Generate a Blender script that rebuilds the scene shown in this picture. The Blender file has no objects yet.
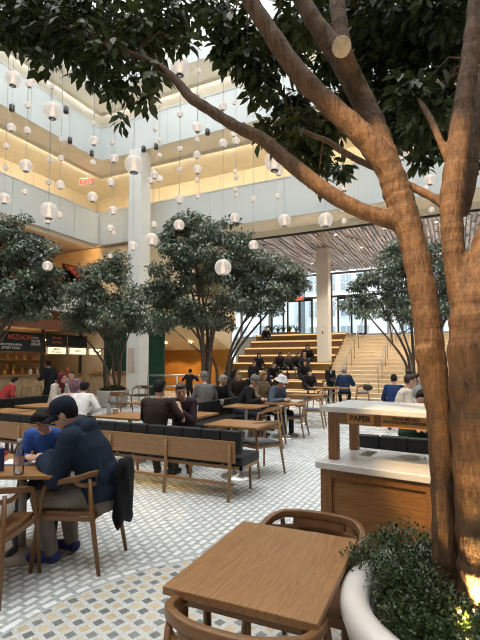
import bpy, bmesh, math, random
import numpy as np
from mathutils import Vector, Matrix, Euler
rnd = random.Random(7)
nrs = np.random.RandomState(11)
PI = math.pi
R_ = math.radians
SC = bpy.context.scene
COL = SC.collection
# ------------------------------------------------------------------ view geometry
YAW, PITCH, FPX, PPY, CAMH = R_(26), R_(3.1), 444.0, 338.0, 1.60
SY, CY = math.sin(YAW), math.cos(YAW)
def W(r, f, z=0.0):                       # (right, forward) of the visitor -> hall axes
    return Vector((r*CY - f*SY, r*SY + f*CY, z))
def ray(px, py):
    x = (px-240)/FPX; y = (PPY-py)/FPX
    return x, math.cos(PITCH)-y*math.sin(PITCH), math.sin(PITCH)+y*math.cos(PITCH)
def at(px, py, F):
    r, f, z = ray(px, py); k = F/f
    return W(r*k, F, CAMH+z*k)
def atz(px, py, z):
    r, f, dz = ray(px, py); k = (z-CAMH)/dz
    return W(r*k, f*k, z)
def atY(px, Y, z=0.0):
    t = (px-240)/FPX
    F = Y/(CY+t*SY)
    return W(t*F, F, z)
def head_to_rot(r, f):                    # direction in (right, forward) -> z rotation of a thing that faces local +y
    return -(math.atan2(r, f)-YAW)

# ------------------------------------------------------------------ materials
MATS = {}
class NT:
    def __init__(s, name):
        s.m = bpy.data.materials.new(name); s.m.use_nodes = True
        s.t = s.m.node_tree; s.t.nodes.clear()
        s.out = s.t.nodes.new('ShaderNodeOutputMaterial')
    def n(s, ty, **kw):
        nd = s.t.nodes.new(ty)
        for k, v in kw.items():
            if k == 'inp':
                for kk, vv in v.items():
                    if isinstance(vv, bpy.types.NodeSocket): s.t.links.new(vv, nd.inputs[kk])
                    else: nd.inputs[kk].default_value = vv
            else: setattr(nd, k, v)
        return nd
    def math(s, op, a, b=None, c=None):
        nd = s.t.nodes.new('ShaderNodeMath'); nd.operation = op
        for i, q in enumerate((a, b, c)):
            if q is None: continue
            if isinstance(q, bpy.types.NodeSocket): s.t.links.new(q, nd.inputs[i])
            else: nd.inputs[i].default_value = q
        return nd.outputs[0]
    def mix(s, fac, a, b):
        nd = s.t.nodes.new('ShaderNodeMix'); nd.data_type = 'RGBA'
        for i, q in ((0, fac), (6, a), (7, b)):
            if isinstance(q, bpy.types.NodeSocket): s.t.links.new(q, nd.inputs[i])
            else: nd.inputs[i].default_value = (q if i == 0 else c4(q))
        return nd.outputs[2]
    def ramp(s, fac, stops):
        nd = s.t.nodes.new('ShaderNodeValToRGB'); e = nd.color_ramp.elements
        while len(e) < len(stops): e.new(.5)
        for i, (p, c) in enumerate(stops): e[i].position = p; e[i].color = c4(c)
        s.t.links.new(fac, nd.inputs[0]); return nd.outputs[0]
    def coords(s, scale=(1,1,1), rot=(0,0,0), kind='Object'):
        tc = s.n('ShaderNodeTexCoord')
        mp = s.n('ShaderNodeMapping', inp={'Vector': tc.outputs[kind], 'Scale': scale, 'Rotation': rot})
        return mp.outputs[0]
    def noise(s, vec, scale=5, detail=3, rough=.5, dist=0.0):
        return s.n('ShaderNodeTexNoise', inp={'Vector': vec, 'Scale': scale, 'Detail': detail, 'Roughness': rough, 'Distortion': dist}).outputs[0]
    def principled(s, **kw):
        nd = s.n('ShaderNodeBsdfPrincipled')
        for k, v in kw.items():
            k = k.replace('_', ' ')
            if isinstance(v, bpy.types.NodeSocket): s.t.links.new(v, nd.inputs[k])
            else: nd.inputs[k].default_value = c4(v) if isinstance(v, tuple) else v
        return nd
    def bump(s, h, strength=.3, dist=.01):
        return s.n('ShaderNodeBump', inp={'Height': h, 'Strength': strength, 'Distance': dist}).outputs[0]
    def done(s, shader):
        s.t.links.new(shader.outputs[0] if hasattr(shader, 'outputs') else shader, s.out.inputs[0]); return s.m
def c4(c):
    return (c[0], c[1], c[2], 1.0) if len(c) == 3 else tuple(c)
def dim(c, k): return tuple(min(1, x*k) for x in c)

def mat_plain(name, col, rough=.6, spec=.4, var=.12, scale=12.0, bump=0.0, metal=0.0, fine=0.0):
    if name in MATS: return MATS[name]
    t = NT(name); v = t.coords()
    nz = t.noise(v, scale, 4)
    c = t.ramp(nz, [(.3, dim(col, 1-var)), (.7, dim(col, 1+var))])
    kw = dict(Base_Color=c, Roughness=rough, Metallic=metal)
    p = t.principled(**kw); p.inputs['Specular IOR Level'].default_value = spec
    if bump: t.t.links.new(t.bump(t.noise(v, fine or scale*6, 3), bump, .004), p.inputs['Normal'])
    MATS[name] = t.done(p); return MATS[name]
def mat_wood(name, c1, c2, rough=.4, axis=0, scale=1.0, bump=.06, ring=True, spec=.4):
    if name in MATS: return MATS[name]
    t = NT(name)
    sc = [9*scale]*3; sc[axis] = .9*scale
    v = t.coords(tuple(sc))
    n1 = t.noise(v, 1.6, 3, .5, .6)
    w = t.math('SINE', t.math('MULTIPLY', n1, 64.0))
    w = t.math('MULTIPLY_ADD', w, .5, .5)
    sf = [70*scale]*3; sf[axis] = 2.5*scale
    n2 = t.noise(t.coords(tuple(sf)), 1.5, 3)
    f = t.math('MULTIPLY_ADD', w, .26 if ring else .12, t.math('MULTIPLY', n2, .75))
    c = t.ramp(f, [(.2, c1), (.8, c2)])
    p = t.principled(Base_Color=c, Roughness=rough, Normal=t.bump(n2, bump, .002))
    p.inputs['Specular IOR Level'].default_value = spec
    MATS[name] = t.done(p); return MATS[name]
def mat_emit(name, col, strength):
    if name in MATS: return MATS[name]
    t = NT(name)
    e = t.n('ShaderNodeEmission', inp={'Color': c4(col), 'Strength': strength})
    MATS[name] = t.done(e); return MATS[name]
def mat_glass(name, tint=(.85,.9,.92), gloss=.12, rough=.05):
    if name in MATS: return MATS[name]
    t = NT(name)
    a = t.n('ShaderNodeBsdfTransparent', inp={'Color': c4(tint)})
    fr = t.n('ShaderNodeFresnel', inp={'IOR': 1.45})
    g = t.n('ShaderNodeBsdfGlossy', inp={'Color': (1,1,1,1), 'Roughness': rough})
    mx = t.n('ShaderNodeMixShader'); t.t.links.new(t.math('ADD', fr.outputs[0], gloss-.04), mx.inputs[0])
    t.t.links.new(a.outputs[0], mx.inputs[1]); t.t.links.new(g.outputs[0], mx.inputs[2])
    MATS[name] = t.done(mx); return MATS[name]
def mat_leaf(name, c1, c2, rough=.4, spec=.5, transl=.12, scale=3.0):
    if name in MATS: return MATS[name]
    t = NT(name)
    n = t.noise(t.coords(), scale, 2); n2 = t.noise(t.coords(), scale*14, 1)
    c = t.ramp(t.math('MULTIPLY_ADD', n2, .6, t.math('MULTIPLY', n, .4)), [(.35, c1), (.68, c2)])
    p = t.principled(Base_Color=c, Roughness=rough); p.inputs['Specular IOR Level'].default_value = spec
    tr = t.n('ShaderNodeBsdfTranslucent'); t.t.links.new(c, tr.inputs['Color'])
    mx = t.n('ShaderNodeMixShader', inp={0: transl}); t.t.links.new(p.outputs[0], mx.inputs[1]); t.t.links.new(tr.outputs[0], mx.inputs[2])
    MATS[name] = t.done(mx); return MATS[name]
def cloth(name, col, rough=.85):
    return mat_plain(name, col, rough, .2, .18, 9.0, .25, 0, 160)

# ------------------------------------------------------------------ mesh builder
class MB:
    def __init__(s): s.v = []; s.f = []
    def add(s, vs, fs):
        o = len(s.v); s.v += [tuple(p) for p in vs]; s.f += [tuple(i+o for i in f) for f in fs]; return s
    def box(s, c, d, M=None):
        x, y, z = d[0]/2, d[1]/2, d[2]/2
        vs = [Vector((i*x, j*y, k*z)) for k in (-1,1) for j in (-1,1) for i in (-1,1)]
        if M is not None: vs = [M @ p for p in vs]
        c = Vector(c)
        return s.add([p+c for p in vs], [(0,2,3,1),(4,5,7,6),(0,1,5,4),(2,6,7,3),(0,4,6,2),(1,3,7,5)])
    def box2(s, a, b):
        return s.box([(a[i]+b[i])/2 for i in range(3)], [abs(b[i]-a[i]) for i in range(3)])
    def bar(s, p, q, w, h, up=(0,0,1)):
        p, q = Vector(p), Vector(q); d = q-p; L = d.length; d.normalize()
        u = Vector(up)
        if abs(d.dot(u)) > .98: u = Vector((0,1,0))
        r = d.cross(u).normalized(); u = r.cross(d)
        return s.box((p+q)/2, (w, L, h), Matrix((r, d, u)).transposed())
    def tube(s, pts, rad, seg=8, cap=True):
        pts = [Vector(p) for p in pts]; n = len(pts)
        if not hasattr(rad, '__len__'): rad = [rad]*n
        vs = []; ref = None
        for i, p in enumerate(pts):
            d = (pts[min(i+1, n-1)]-pts[max(i-1, 0)]).normalized()
            if ref is None: ref = Vector((1,0,0)) if abs(d.x) < .8 else Vector((0,1,0))
            a = (ref - d*ref.dot(d)).normalized(); ref = a; b = d.cross(a)
            r = rad[i]; ra, rb = (r if hasattr(r, '__len__') else (r, r))
            for k in range(seg):
                t = 2*PI*k/seg; vs.append(p + a*math.cos(t)*ra + b*math.sin(t)*rb)
        fs = []
        for i in range(n-1):
            for k in range(seg):
                k2 = (k+1) % seg
                fs.append((i*seg+k, i*seg+k2, (i+1)*seg+k2, (i+1)*seg+k))
        if cap: fs.append(tuple(range(seg-1, -1, -1))); fs.append(tuple((n-1)*seg+k for k in range(seg)))
        return s.add(vs, fs)
    def band(s, pts, half, zt, zb):
        """upright strip: plan points with half thickness, top and bottom heights per point"""
        n = len(pts); vs = []
        for i, p in enumerate(pts):
            a, b = Vector(pts[max(i-1,0)]), Vector(pts[min(i+1,n-1)])
            d = (b-a).normalized(); nr = Vector((d.y, -d.x))
            o = Vector(p[:2])
            for q, z in ((o+nr*half, zb[i]), (o+nr*half, zt[i]), (o-nr*half, zt[i]), (o-nr*half, zb[i])): vs.append((q.x, q.y, z))
        fs = []
        for i in range(n-1):
            for k in range(4):
                k2 = (k+1) % 4; fs.append((i*4+k, (i+1)*4+k, (i+1)*4+k2, i*4+k2))
        fs.append((0,1,2,3)); j = (n-1)*4; fs.append((j+3,j+2,j+1,j))
        return s.add(vs, fs)
    def lathe(s, prof, seg=20, c=(0,0,0), cap=True):
        vs = []; n = len(prof)
        for r, z in prof:
            for k in range(seg):
                t = 2*PI*k/seg; vs.append((c[0]+r*math.cos(t), c[1]+r*math.sin(t), c[2]+z))
        fs = []
        for i in range(n-1):
            for k in range(seg):
                k2 = (k+1) % seg; fs.append((i*seg+k, i*seg+k2, (i+1)*seg+k2, (i+1)*seg+k))
        if cap: fs.append(tuple(range(seg-1,-1,-1))); fs.append(tuple((n-1)*seg+k for k in range(seg)))
        return s.add(vs, fs)
    def ball(s, c, r, seg=14, rings=9, M=None):
        if not hasattr(r, '__len__'): r = (r, r, r)
        vs = []; c = Vector(c)
        for i in range(1, rings):
            t = PI*i/rings
            for k in range(seg):
                a = 2*PI*k/seg
                q = Vector((r[0]*math.sin(t)*math.cos(a), r[1]*math.sin(t)*math.sin(a), -r[2]*math.cos(t)))
                vs.append(c + (M @ q if M is not None else q))
        lo, hi = Vector((0,0,-r[2])), Vector((0,0,r[2]))
        if M is not None: lo, hi = M @ lo, M @ hi
        vs += [c+lo, c+hi]; L = len(vs)
        fs = []
        for i in range(rings-2):
            for k in range(seg):
                k2 = (k+1) % seg; fs.append((i*seg+k, i*seg+k2, (i+1)*seg+k2, (i+1)*seg+k))
        for k in range(seg):
            k2 = (k+1) % seg
            fs.append((L-2, k2, k)); fs.append((L-1, (rings-2)*seg+k, (rings-2)*seg+k2))
        return s.add(vs, fs)
    def capsule(s, p, q, r1, r2, seg=12):
        p, q = Vector(p), Vector(q); d = (q-p)
        if d.length < 1e-5: return s.ball(p, r1)
        d.normalize(); pts = []; rad = []
        for a in (80, 55, 28): pts.append(p - d*r1*math.sin(R_(a))); rad.append(r1*math.cos(R_(a)))
        pts.append(p); rad.append(r1); pts.append(q); rad.append(r2)
        for a in (28, 55, 80): pts.append(q + d*r2*math.sin(R_(a))); rad.append(r2*math.cos(R_(a)))
        return s.tube(pts, rad, seg)
    def prism(s, poly, z0, z1):
        n = len(poly)
        vs = [(x,y,z0) for x,y in poly]+[(x,y,z1) for x,y in poly]
        fs = [tuple(range(n-1,-1,-1)), tuple(range(n,2*n))]+[(i,(i+1)%n,n+(i+1)%n,n+i) for i in range(n)]
        return s.add(vs, fs)
    def mesh(s, name):
        me = bpy.data.meshes.new(name); me.from_pydata(s.v, [], s.f)
        bm = bmesh.new(); bm.from_mesh(me); bmesh.ops.recalc_face_normals(bm, faces=bm.faces[:]); bm.to_mesh(me); bm.free(); me.update(); return me
    def build(s, name, mat, parent=None, smooth=False, bevel=0.0, seg=2, **props):
        me = s.mesh(name); me.materials.append(mat)
        if smooth:
            for p in me.polygons: p.use_smooth = True
        o = bpy.data.objects.new(name, me); COL.objects.link(o)
        if parent is not None: o.parent = parent
        if bevel:
            b = o.modifiers.new('bevel', 'BEVEL'); b.width = bevel; b.segments = seg; b.limit_method = 'ANGLE'; b.angle_limit = R_(40)
        for k, v in props.items(): o[k] = v
        return o
def fast_mesh(name, verts, faces, mat, parent=None, smooth=False, nper=4):
    me = bpy.data.meshes.new(name)
    nv, nf = len(verts), len(faces)
    me.vertices.add(nv); me.vertices.foreach_set('co', np.asarray(verts, np.float32).ravel())
    me.loops.add(nf*nper); me.loops.foreach_set('vertex_index', np.asarray(faces, np.int32).ravel())
    me.polygons.add(nf); me.polygons.foreach_set('loop_start', np.arange(0, nf*nper, nper, dtype=np.int32))
    me.update(calc_edges=True); me.validate()
    if smooth: me.polygons.foreach_set('use_smooth', np.ones(nf, bool))
    me.materials.append(mat)
    o = bpy.data.objects.new(name, me); COL.objects.link(o)
    if parent is not None: o.parent = parent
    return o
def thing(name, label, cat, loc=(0,0,0), rotz=0.0, group=None):
    o = bpy.data.objects.new(name, None); COL.objects.link(o)
    o.empty_display_size = .1
    o.location = loc; o.rotation_euler = (0,0,rotz)
    o['label'] = label; o['category'] = cat
    if group: o['group'] = group
    return o
def tag(o, label, cat, group=None):
    o['label'] = label; o['category'] = cat
    if group: o['group'] = group
    return o
def struct(o, label=None):
    o['kind'] = 'structure'
    if label: o['label'] = label
    return o
def dup(root, loc, rotz=None, label=None, group=None, scale=None):
    r = root.copy(); COL.objects.link(r); r.location = loc
    if rotz is not None: r.rotation_euler = (0,0,rotz)
    if scale: r.scale = (scale,)*3 if not hasattr(scale, '__len__') else scale
    if label: r['label'] = label
    if group: r['group'] = group
    for ch in list(root.children):
        c = ch.copy(); COL.objects.link(c); c.parent = r
        for g in list(ch.children):
            d = g.copy(); COL.objects.link(d); d.parent = c
    return r
def text_part(body, size, mat, parent, loc, rot, name='lettering', depth=.002, align='CENTER', sx=1.0):
    cu = bpy.data.curves.new(name, 'FONT'); cu.body = body; cu.size = size; cu.extrude = depth
    cu.offset = .02*size; cu.align_x = align; cu.align_y = 'CENTER'
    tmp = bpy.data.objects.new(name, cu); COL.objects.link(tmp)
    bpy.context.view_layer.update()
    dg = bpy.context.evaluated_depsgraph_get()
    me = bpy.data.meshes.new_from_object(tmp.evaluated_get(dg))
    bpy.data.objects.remove(tmp)
    me.materials.clear(); me.materials.append(mat)
    o = bpy.data.objects.new(name, me); COL.objects.link(o); o.parent = parent
    o.location = loc; o.rotation_euler = rot; o.scale = (sx,1,1)
    return o
ORD = ['first','second','third','fourth','fifth','sixth','seventh','eighth','ninth','tenth','eleventh','twelfth','thirteenth','fourteenth','fifteenth','sixteenth','seventeenth','eighteenth','nineteenth','twentieth','twenty-first','twenty-second','twenty-third','twenty-fourth','twenty-fifth','twenty-sixth','twenty-seventh','twenty-eighth','twenty-ninth','thirtieth']

# palette
M_cream = mat_plain('cream_plaster', (.74,.61,.40), .7, .3, .05, 2)
M_beige = mat_plain('beige_soffit', (.84,.77,.64), .7, .3, .05, 2)
M_white = mat_plain('white_paint', (.74,.75,.73), .55, .4, .03, 3)
M_oak = mat_wood('oak', (.21,.095,.03), (.37,.19,.07), .38, 0)
M_oakY = mat_wood('oak_lengthwise', (.20,.092,.032), (.34,.175,.068), .34, 1, 1.15)
M_oakZ = mat_wood('oak_upright', (.19,.08,.026), (.31,.15,.055), .38, 2)
M_bench = mat_wood('bench_oak', (.22,.115,.05), (.33,.185,.085), .4, 0)
M_walnut = mat_wood('chair_wood', (.15,.068,.024), (.245,.122,.048), .36, 0, 1.2, .04, False)
M_lightwood = mat_wood('pale_chair_wood', (.24,.125,.05), (.38,.22,.10), .4, 2, 1.2, .04, False)
M_black = mat_plain('black_leather', (.012,.012,.013), .5, .3, .2, 14, .15)
M_metal = mat_plain('dark_bronze_metal', (.06,.055,.05), .4, .5, .1, 10, 0, .7)
M_steel = mat_plain('brushed_steel', (.55,.54,.51), .3, .5, .06, 10, 0, .9)
M_stone = mat_plain('white_quartz', (.72,.71,.68), .22, .5, .05, 25)
M_soil = mat_plain('dark_soil', (.03,.022,.015), .95, .1, .4, 30, .5)
M_warm = mat_emit('warm_lamp', (1.0,.72,.38), 9.0)
# ================================================================== SETTING
XL2, YB2 = -16.0, 16.67         # second level balustrade planes
XL3, YB3 = -14.75, 15.4         # third and fourth level balustrade planes
XR, YF = 8.0, -7.0              # right wall and the wall behind the visitor
Z2, Z3, Z4, ZT = 7.45, 11.0, 14.25, 18.6
XW, YW = -18.6, 19.2            # corridor back walls
YWIN = 26.9

# --- terrazzo floor
def mat_floor():
    t = NT('terrazzo_mosaic')
    tc = t.n('ShaderNodeTexCoord')
    P = tc.outputs['Object']
    sp = t.n('ShaderNodeSeparateXYZ', inp={0: P}); X, Y = sp.outputs[0], sp.outputs[1]
    # terrazzo speckle
    vo = t.n('ShaderNodeTexVoronoi', inp={'Vector': P, 'Scale': 130.0})
    vo2 = t.n('ShaderNodeTexVoronoi', inp={'Vector': P, 'Scale': 300.0})
    spk = t.ramp(t.n('ShaderNodeSeparateColor', inp={0: vo.outputs['Color']}).outputs[0], [(.0,(.20,.215,.22)),(.25,(.36,.375,.37)),(.7,(.44,.455,.45)),(1,(.62,.63,.62))])
    spk2 = t.ramp(t.n('ShaderNodeSeparateColor', inp={0: vo2.outputs['Color']}).outputs[1], [(0,(.28,.29,.29)),(1,(.54,.55,.54))])
    base = t.mix(.4, spk, spk2)
    inner = t.mix(.45, spk, (.68,.67,.63))
    # small white bricks, long side running down the hall
    PX, PY, GX, GY = .076, .118, .034, .032
    u = t.math('DIVIDE', X, PX); row = t.math('FLOOR', u)
    odd = t.math('MULTIPLY', t.math('MODULO', t.math('ABSOLUTE', row), 2.0), .5)
    v = t.math('ADD', t.math('DIVIDE', Y, PY), odd)
    fu, fv = t.math('FRACT', u), t.math('FRACT', v)
    inb = t.math('MULTIPLY', t.math('GREATER_THAN', fu, GX/PX), t.math('GREATER_THAN', fv, GY/PY))
    wn = t.n('ShaderNodeTexWhiteNoise', noise_dimensions='2D')
    cv = t.n('ShaderNodeCombineXYZ', inp={0: row, 1: t.math('FLOOR', v)}); t.t.links.new(cv.outputs[0], wn.inputs[0])
    white = t.ramp(wn.outputs[0], [(0,(.68,.71,.70)),(1,(.82,.84,.82))])
    outer = t.mix(inb, base, white)
    # diagonal squares in the round field
    a = R_(26+45); S = .088
    p = t.math('DIVIDE', t.math('ADD', t.math('MULTIPLY', X, math.cos(a)), t.math('MULTIPLY', Y, math.sin(a))), S)
    q = t.math('DIVIDE', t.math('SUBTRACT', t.math('MULTIPLY', Y, math.cos(a)), t.math('MULTIPLY', X, math.sin(a))), S)
    ins = t.math('MULTIPLY', t.math('GREATER_THAN', t.math('FRACT', p), .37), t.math('GREATER_THAN', t.math('FRACT', q), .37))
    par = t.math('MODULO', t.math('ABSOLUTE', t.math('ADD', t.math('FLOOR', p), t.math('FLOOR', q))), 2.0)
    wn2 = t.n('ShaderNodeTexWhiteNoise', noise_dimensions='2D')
    cv2 = t.n('ShaderNodeCombineXYZ', inp={0: t.math('FLOOR', p), 1: t.math('FLOOR', q)}); t.t.links.new(cv2.outputs[0], wn2.inputs[0])
    mar = t.noise(P, 22, 4, .6, .8)
    gray = t.mix(t.math('MULTIPLY', mar, .6), t.ramp(wn2.outputs[0], [(0,(.07,.075,.075)),(1,(.20,.21,.20))]), (.34,.35,.33))
    tan = t.mix(t.math('MULTIPLY', mar, .5), t.ramp(wn2.outputs[0], [(0,(.42,.31,.16)),(1,(.58,.46,.29))]), (.62,.56,.46))
    sq = t.mix(t.math('GREATER_THAN', par, .5), gray, tan)
    field = t.mix(ins, inner, sq)
    c = W(.33, 1.97)
    rad = t.math('SQRT', t.math('ADD', t.math('POWER', t.math('SUBTRACT', X, c.x), 2.0), t.math('POWER', t.math('SUBTRACT', Y, c.y), 2.0)))
    ang = t.math('ARCTAN2', t.math('SUBTRACT', Y, c.y), t.math('SUBTRACT', X, c.x))
    dash = t.math('GREATER_THAN', t.math('FRACT', t.math('MULTIPLY', ang, 15.5)), .25)
    rim = t.math('MULTIPLY', dash, t.math('MULTIPLY', t.math('GREATER_THAN', rad, 1.885), t.math('LESS_THAN', rad, 1.93)))
    ringgap = t.math('LESS_THAN', rad, 1.96)
    col = t.mix(t.math('LESS_THAN', rad, 1.86), t.mix(ringgap, outer, t.mix(rim, base, white)), field)
    pr = t.principled(Base_Color=col, Roughness=t.math('MULTIPLY_ADD', t.noise(P, 3, 2), .15, .2))
    pr.inputs['Specular IOR Level'].default_value = .45
    return t.done(pr)
m = MB(); m.add([(-20.5,YF,0),(XR,YF,0),(XR,27.6,0),(-20.5,27.6,0)], [(0,1,2,3)])
struct(m.build('floor', mat_floor()))

# --- corridor slabs, soffits and back walls of the upper levels
def L_slab(name, xl, yb, z0, z1, mat):
    m = MB()
    m.box2((-20.4, YF, z0), (xl, yb+0.0, z1))
    m.box2((-20.4, yb, z0), (XR, 21.2, z1))
    return struct(m.build(name, mat))
m = MB()
m.box2((-20.4, YF, Z2-.02), (XL2-.02, YB2, Z2+.35)); m.box2((-20.4, YB2+.02, Z2-.02), (XR, 18.1, Z2+.35)); m.box2((-20.4, 18.1, Z2+.02), (XR, 21.2, Z2+.35))
struct(m.build('ceiling_below_second_level', M_beige))
L_slab('ceiling_below_third_level', XL3-.02, YB3+.02, Z3, Z3+.32, M_beige)
L_slab('ceiling_below_fourth_level', XL3-.02, YB3+.02, Z4, Z4+.32, mat_plain('pale_soffit', (.78,.77,.73), .7, .3, .04, 2))
M_panel = None
def mat_panels():
    t = NT('cream_wall_panels')
    tc = t.n('ShaderNodeTexCoord'); sp = t.n('ShaderNodeSeparateXYZ', inp={0: tc.outputs['Object']})
    h = t.math('ADD', sp.outputs[0], sp.outputs[1])
    fx = t.math('FRACT', t.math('DIVIDE', h, 1.25)); fz = t.math('FRACT', t.math('DIVIDE', t.math('ADD', sp.outputs[2], .55), 1.2))
    line = t.math('MAXIMUM', t.math('LESS_THAN', fx, .016), t.math('LESS_THAN', fz, .018))
    n = t.noise(tc.outputs['Object'], .8, 3)
    c = t.mix(line, t.ramp(n, [(.3,(.77,.66,.47)),(.7,(.83,.73,.55))]), (.42,.32,.18))
    return t.done(t.principled(Base_Color=c, Roughness=.55))
M_panels = mat_panels()
m = MB(); m.box2((XW-.2, YF, Z2+.3), (XW, YW, Z3)); struct(m.build('wall_left_second_level', M_panels))
m = MB(); m.box2((XW, YW, Z2+.3), (XR, YW+.2, Z3)); struct(m.build('wall_back_second_level', M_panels))
M_wall3 = mat_plain('pale_grey_wall', (.78,.78,.73), .6, .3, .05, 1.5)
m = MB(); m.box2((XW-.2, YF, Z3+.3), (XW, YW, Z4)); struct(m.build('wall_left_third_level', M_wall3))
m = MB(); m.box2((XW, YW, Z3+.3), (XR, YW+.2, Z4)); struct(m.build('wall_back_third_level', M_wall3))
m = MB(); m.box2((XW-.2, YF, Z4+.3), (XW, YW, ZT)); struct(m.build('wall_left_fourth_level', M_wall3))
m = MB(); m.box2((XW, YW, Z4+.3), (XR, YW+.2, ZT)); struct(m.build('wall_back_fourth_level', M_wall3))
M_dim = mat_plain('dark_wood_cladding', (.26,.22,.18), .6, .3, .1, 1)
m = MB(); m.box2((XR, YF-.2, 0), (XR+.2, 27.4, ZT)); struct(m.build('wall_right', M_dim))
m = MB(); m.box2((-20.4, YF-.2, 0), (XR, YF, ZT)); struct(m.build('wall_front', M_dim))
# skylight grid far overhead: beams with open sky between
m = MB()
for x in np.arange(-18.5, XR, 2.65): m.box2((x-.09, YF, ZT), (x+.09, 21.2, ZT+.35))
for y in np.arange(YF, 21.3, 3.1): m.box2((-20.4, y-.09, ZT), (XR, y+.09, ZT+.3))
struct(m.build('ceiling_skylight_beams', M_white))
# frosted glass balustrades
def mat_frost():
    t = NT('frosted_balustrade_glass')
    n = t.noise(t.coords((.3,.3,.5)), 1.2, 2)
    p = t.principled(Base_Color=t.ramp(n, [(.3,(.74,.79,.79)),(.7,(.82,.85,.84))]), Roughness=.22)
    p.inputs['Specular IOR Level'].default_value = .5
    tr = t.n('ShaderNodeBsdfTransparent', inp={'Color': (.9,.93,.94,1)})
    mx = t.n('ShaderNodeMixShader', inp={0: .22}); t.t.links.new(p.outputs[0], mx.inputs[1]); t.t.links.new(tr.outputs[0], mx.inputs[2])
    return t.done(mx)
M_frost = mat_frost()
def balustrade(label, axis, fixed, lo, hi, z0, z1, step, group):
    mid = (fixed, (lo+hi)/2, z0) if axis == 'y' else ((lo+hi)/2, fixed, z0)
    T = thing('glass_balustrade', label, 'balustrade', mid, 0, group)
    n = max(1, round((hi-lo)/step)); L = (hi-lo)/n
    proto = None
    for i in range(n):
        c = lo+(i+.5)*L-(lo+hi)/2
        d = (.03, L-.02, z1-z0) if axis == 'y' else (L-.02, .03, z1-z0)
        m = MB().box((0,0,(z1-z0)/2), d)
        if proto is None: o = m.build('glass_panel', M_frost, T); proto = o
        else: o = proto.copy(); COL.objects.link(o); o.parent = T
        o.location = (0,c,0) if axis == 'y' else (c,0,0)
    m = MB(); d = (.07, hi-lo, .05) if axis == 'y' else (hi-lo, .07, .05)
    m.box((0,0,z1-z0+.025), d); m.build('top_rail', M_white, T)
    return T
BG = 'frosted glass balustrades of the upper galleries'
balustrade('pale frosted glass balustrade of the lowest gallery on the left side', 'y', XL2, 2.0, YB2, Z2, 9.05, 1.6, BG)
balustrade('pale frosted glass balustrade of the lowest gallery across the back', 'x', YB2, XL2, XR-.1, Z2, 9.05, 1.6, BG)
balustrade('pale frosted glass balustrade of the middle gallery on the left side', 'y', XL3, 2.0, YB3, Z3, 12.55, 1.9, BG)
balustrade('pale frosted glass balustrade of the middle gallery across the back', 'x', YB3, XL3, XR-.1, Z3, 12.55, 1.9, BG)
balustrade('pale glass balustrade of the top gallery at left, mostly behind leaves', 'y', XL3, 4.0, YB3, Z4, 15.9, 2.2, BG)
balustrade('pale glass balustrade of the top gallery across the back, behind leaves', 'x', YB3, XL3, XR-.1, Z4, 15.9, 2.2, BG)
# beige lips along the soffits, added to hide the gallery lamps
for zz, nm in ((Z3,'trim_1'),(Z4,'trim_3')):
    m = MB(); m.box2((XL3-1.30,2,zz-.16),(XL3-1.26,YB3+1.28,zz)); m.box2((XL3-1.3,YB3+1.28,zz-.16),(XR-.2,YB3+1.32,zz)); struct(m.build(nm, M_beige))
m = MB(); m.box2((XL2-.20,2,Z2-.18),(XL2-.16,YB2,Z2-.02)); struct(m.build('trim_4', M_beige))
# lit vertical strips on the third level back wall
M_strip = mat_emit('vertical_light_strip', (1,.80,.45), 3.2)
stripx = [(176,'left of the big pendant'),(203,'highest, seen between leaf clusters'),(236,'over the long bare branch'),(345,'left of the pale cut trunk'),(414,'between the two trunks')]
for px, d in stripx:
    p = atY(px, YW-.06); z = Z4+.27 if px == 203 else Z3+.27
    m = MB().box((0,0,1.3), (.16,.1,2.5)); tag(m.build('light_strip', M_strip), 'upright warm light strip behind the frosted gallery glass, '+d, 'light', 'upright gallery light strips').location = (p.x, p.y, z)
# gallery wall washers (unseen linear lamps, added to brighten the corridor walls)
M_wash = mat_emit('added_gallery_lamp', (1,.87,.66), 44.0)
M_wash3 = mat_emit('added_gallery_lamp_pale', (1,.97,.92), 26.0)
def linear_lamp(label, a, b, mat):
    m = MB().box2(a, b); return tag(m.build('added_linear_lamp', mat), label, 'light', 'added linear gallery lamps')
linear_lamp('unseen linear lamp added to wash the cream wall of the left gallery', (XL3-1.40,4,Z3-.06), (XL3-1.34,YB3+1.2,Z3), M_wash)
linear_lamp('unseen linear lamp added to wash the cream wall of the back gallery', (XL3-1.2,YB3+1.36,Z3-.06), (XR-.3,YB3+1.42,Z3), M_wash)
linear_lamp('unseen linear lamp added for the middle gallery, left side', (XL3-1.40,4,Z4-.06), (XL3-1.34,YB3+1.2,Z4), M_wash3)
linear_lamp('unseen linear lamp added for the middle gallery, back side', (XL3-1.2,YB3+1.36,Z4-.06), (XR-.3,YB3+1.42,Z4), M_wash3)
linear_lamp('unseen linear lamp added under the lowest gallery, left side', (XL2-.30,6,Z2-.08), (XL2-.24,YB2,Z2-.02), mat_emit('added_low_gallery_lamp', (1,.58,.22), 22.0))
# soffit spotlights
spots = [(12,108),(66,110),(70,140.5),(92,153.5),(143.5,149),(156,146.5),(207.5,132)]
wh = ['at the far left','above the cream wall corner light','left of the gallery corner','at the gallery corner','first right of the column','second right of the column','behind the long bare branch']
sp0 = None
for (px,py), w_ in zip(spots, wh):
    p = atz(px, py, Z3-.16)
    if sp0 is None:
        sp0 = thing('spotlight', '', 'spotlight', p, 0, 'black soffit spotlights')
        MB().lathe([(.085,-.12),(.095,-.1),(.095,.1),(.06,.12)], 12).build('can', M_metal, sp0, True)
        MB().lathe([(.018,.1),(.018,.17)], 8).build('stem', M_metal, sp0); o = sp0
    else: o = dup(sp0, p)
    o['label'] = 'small black spotlight under the gallery soffit, '+w_
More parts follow.
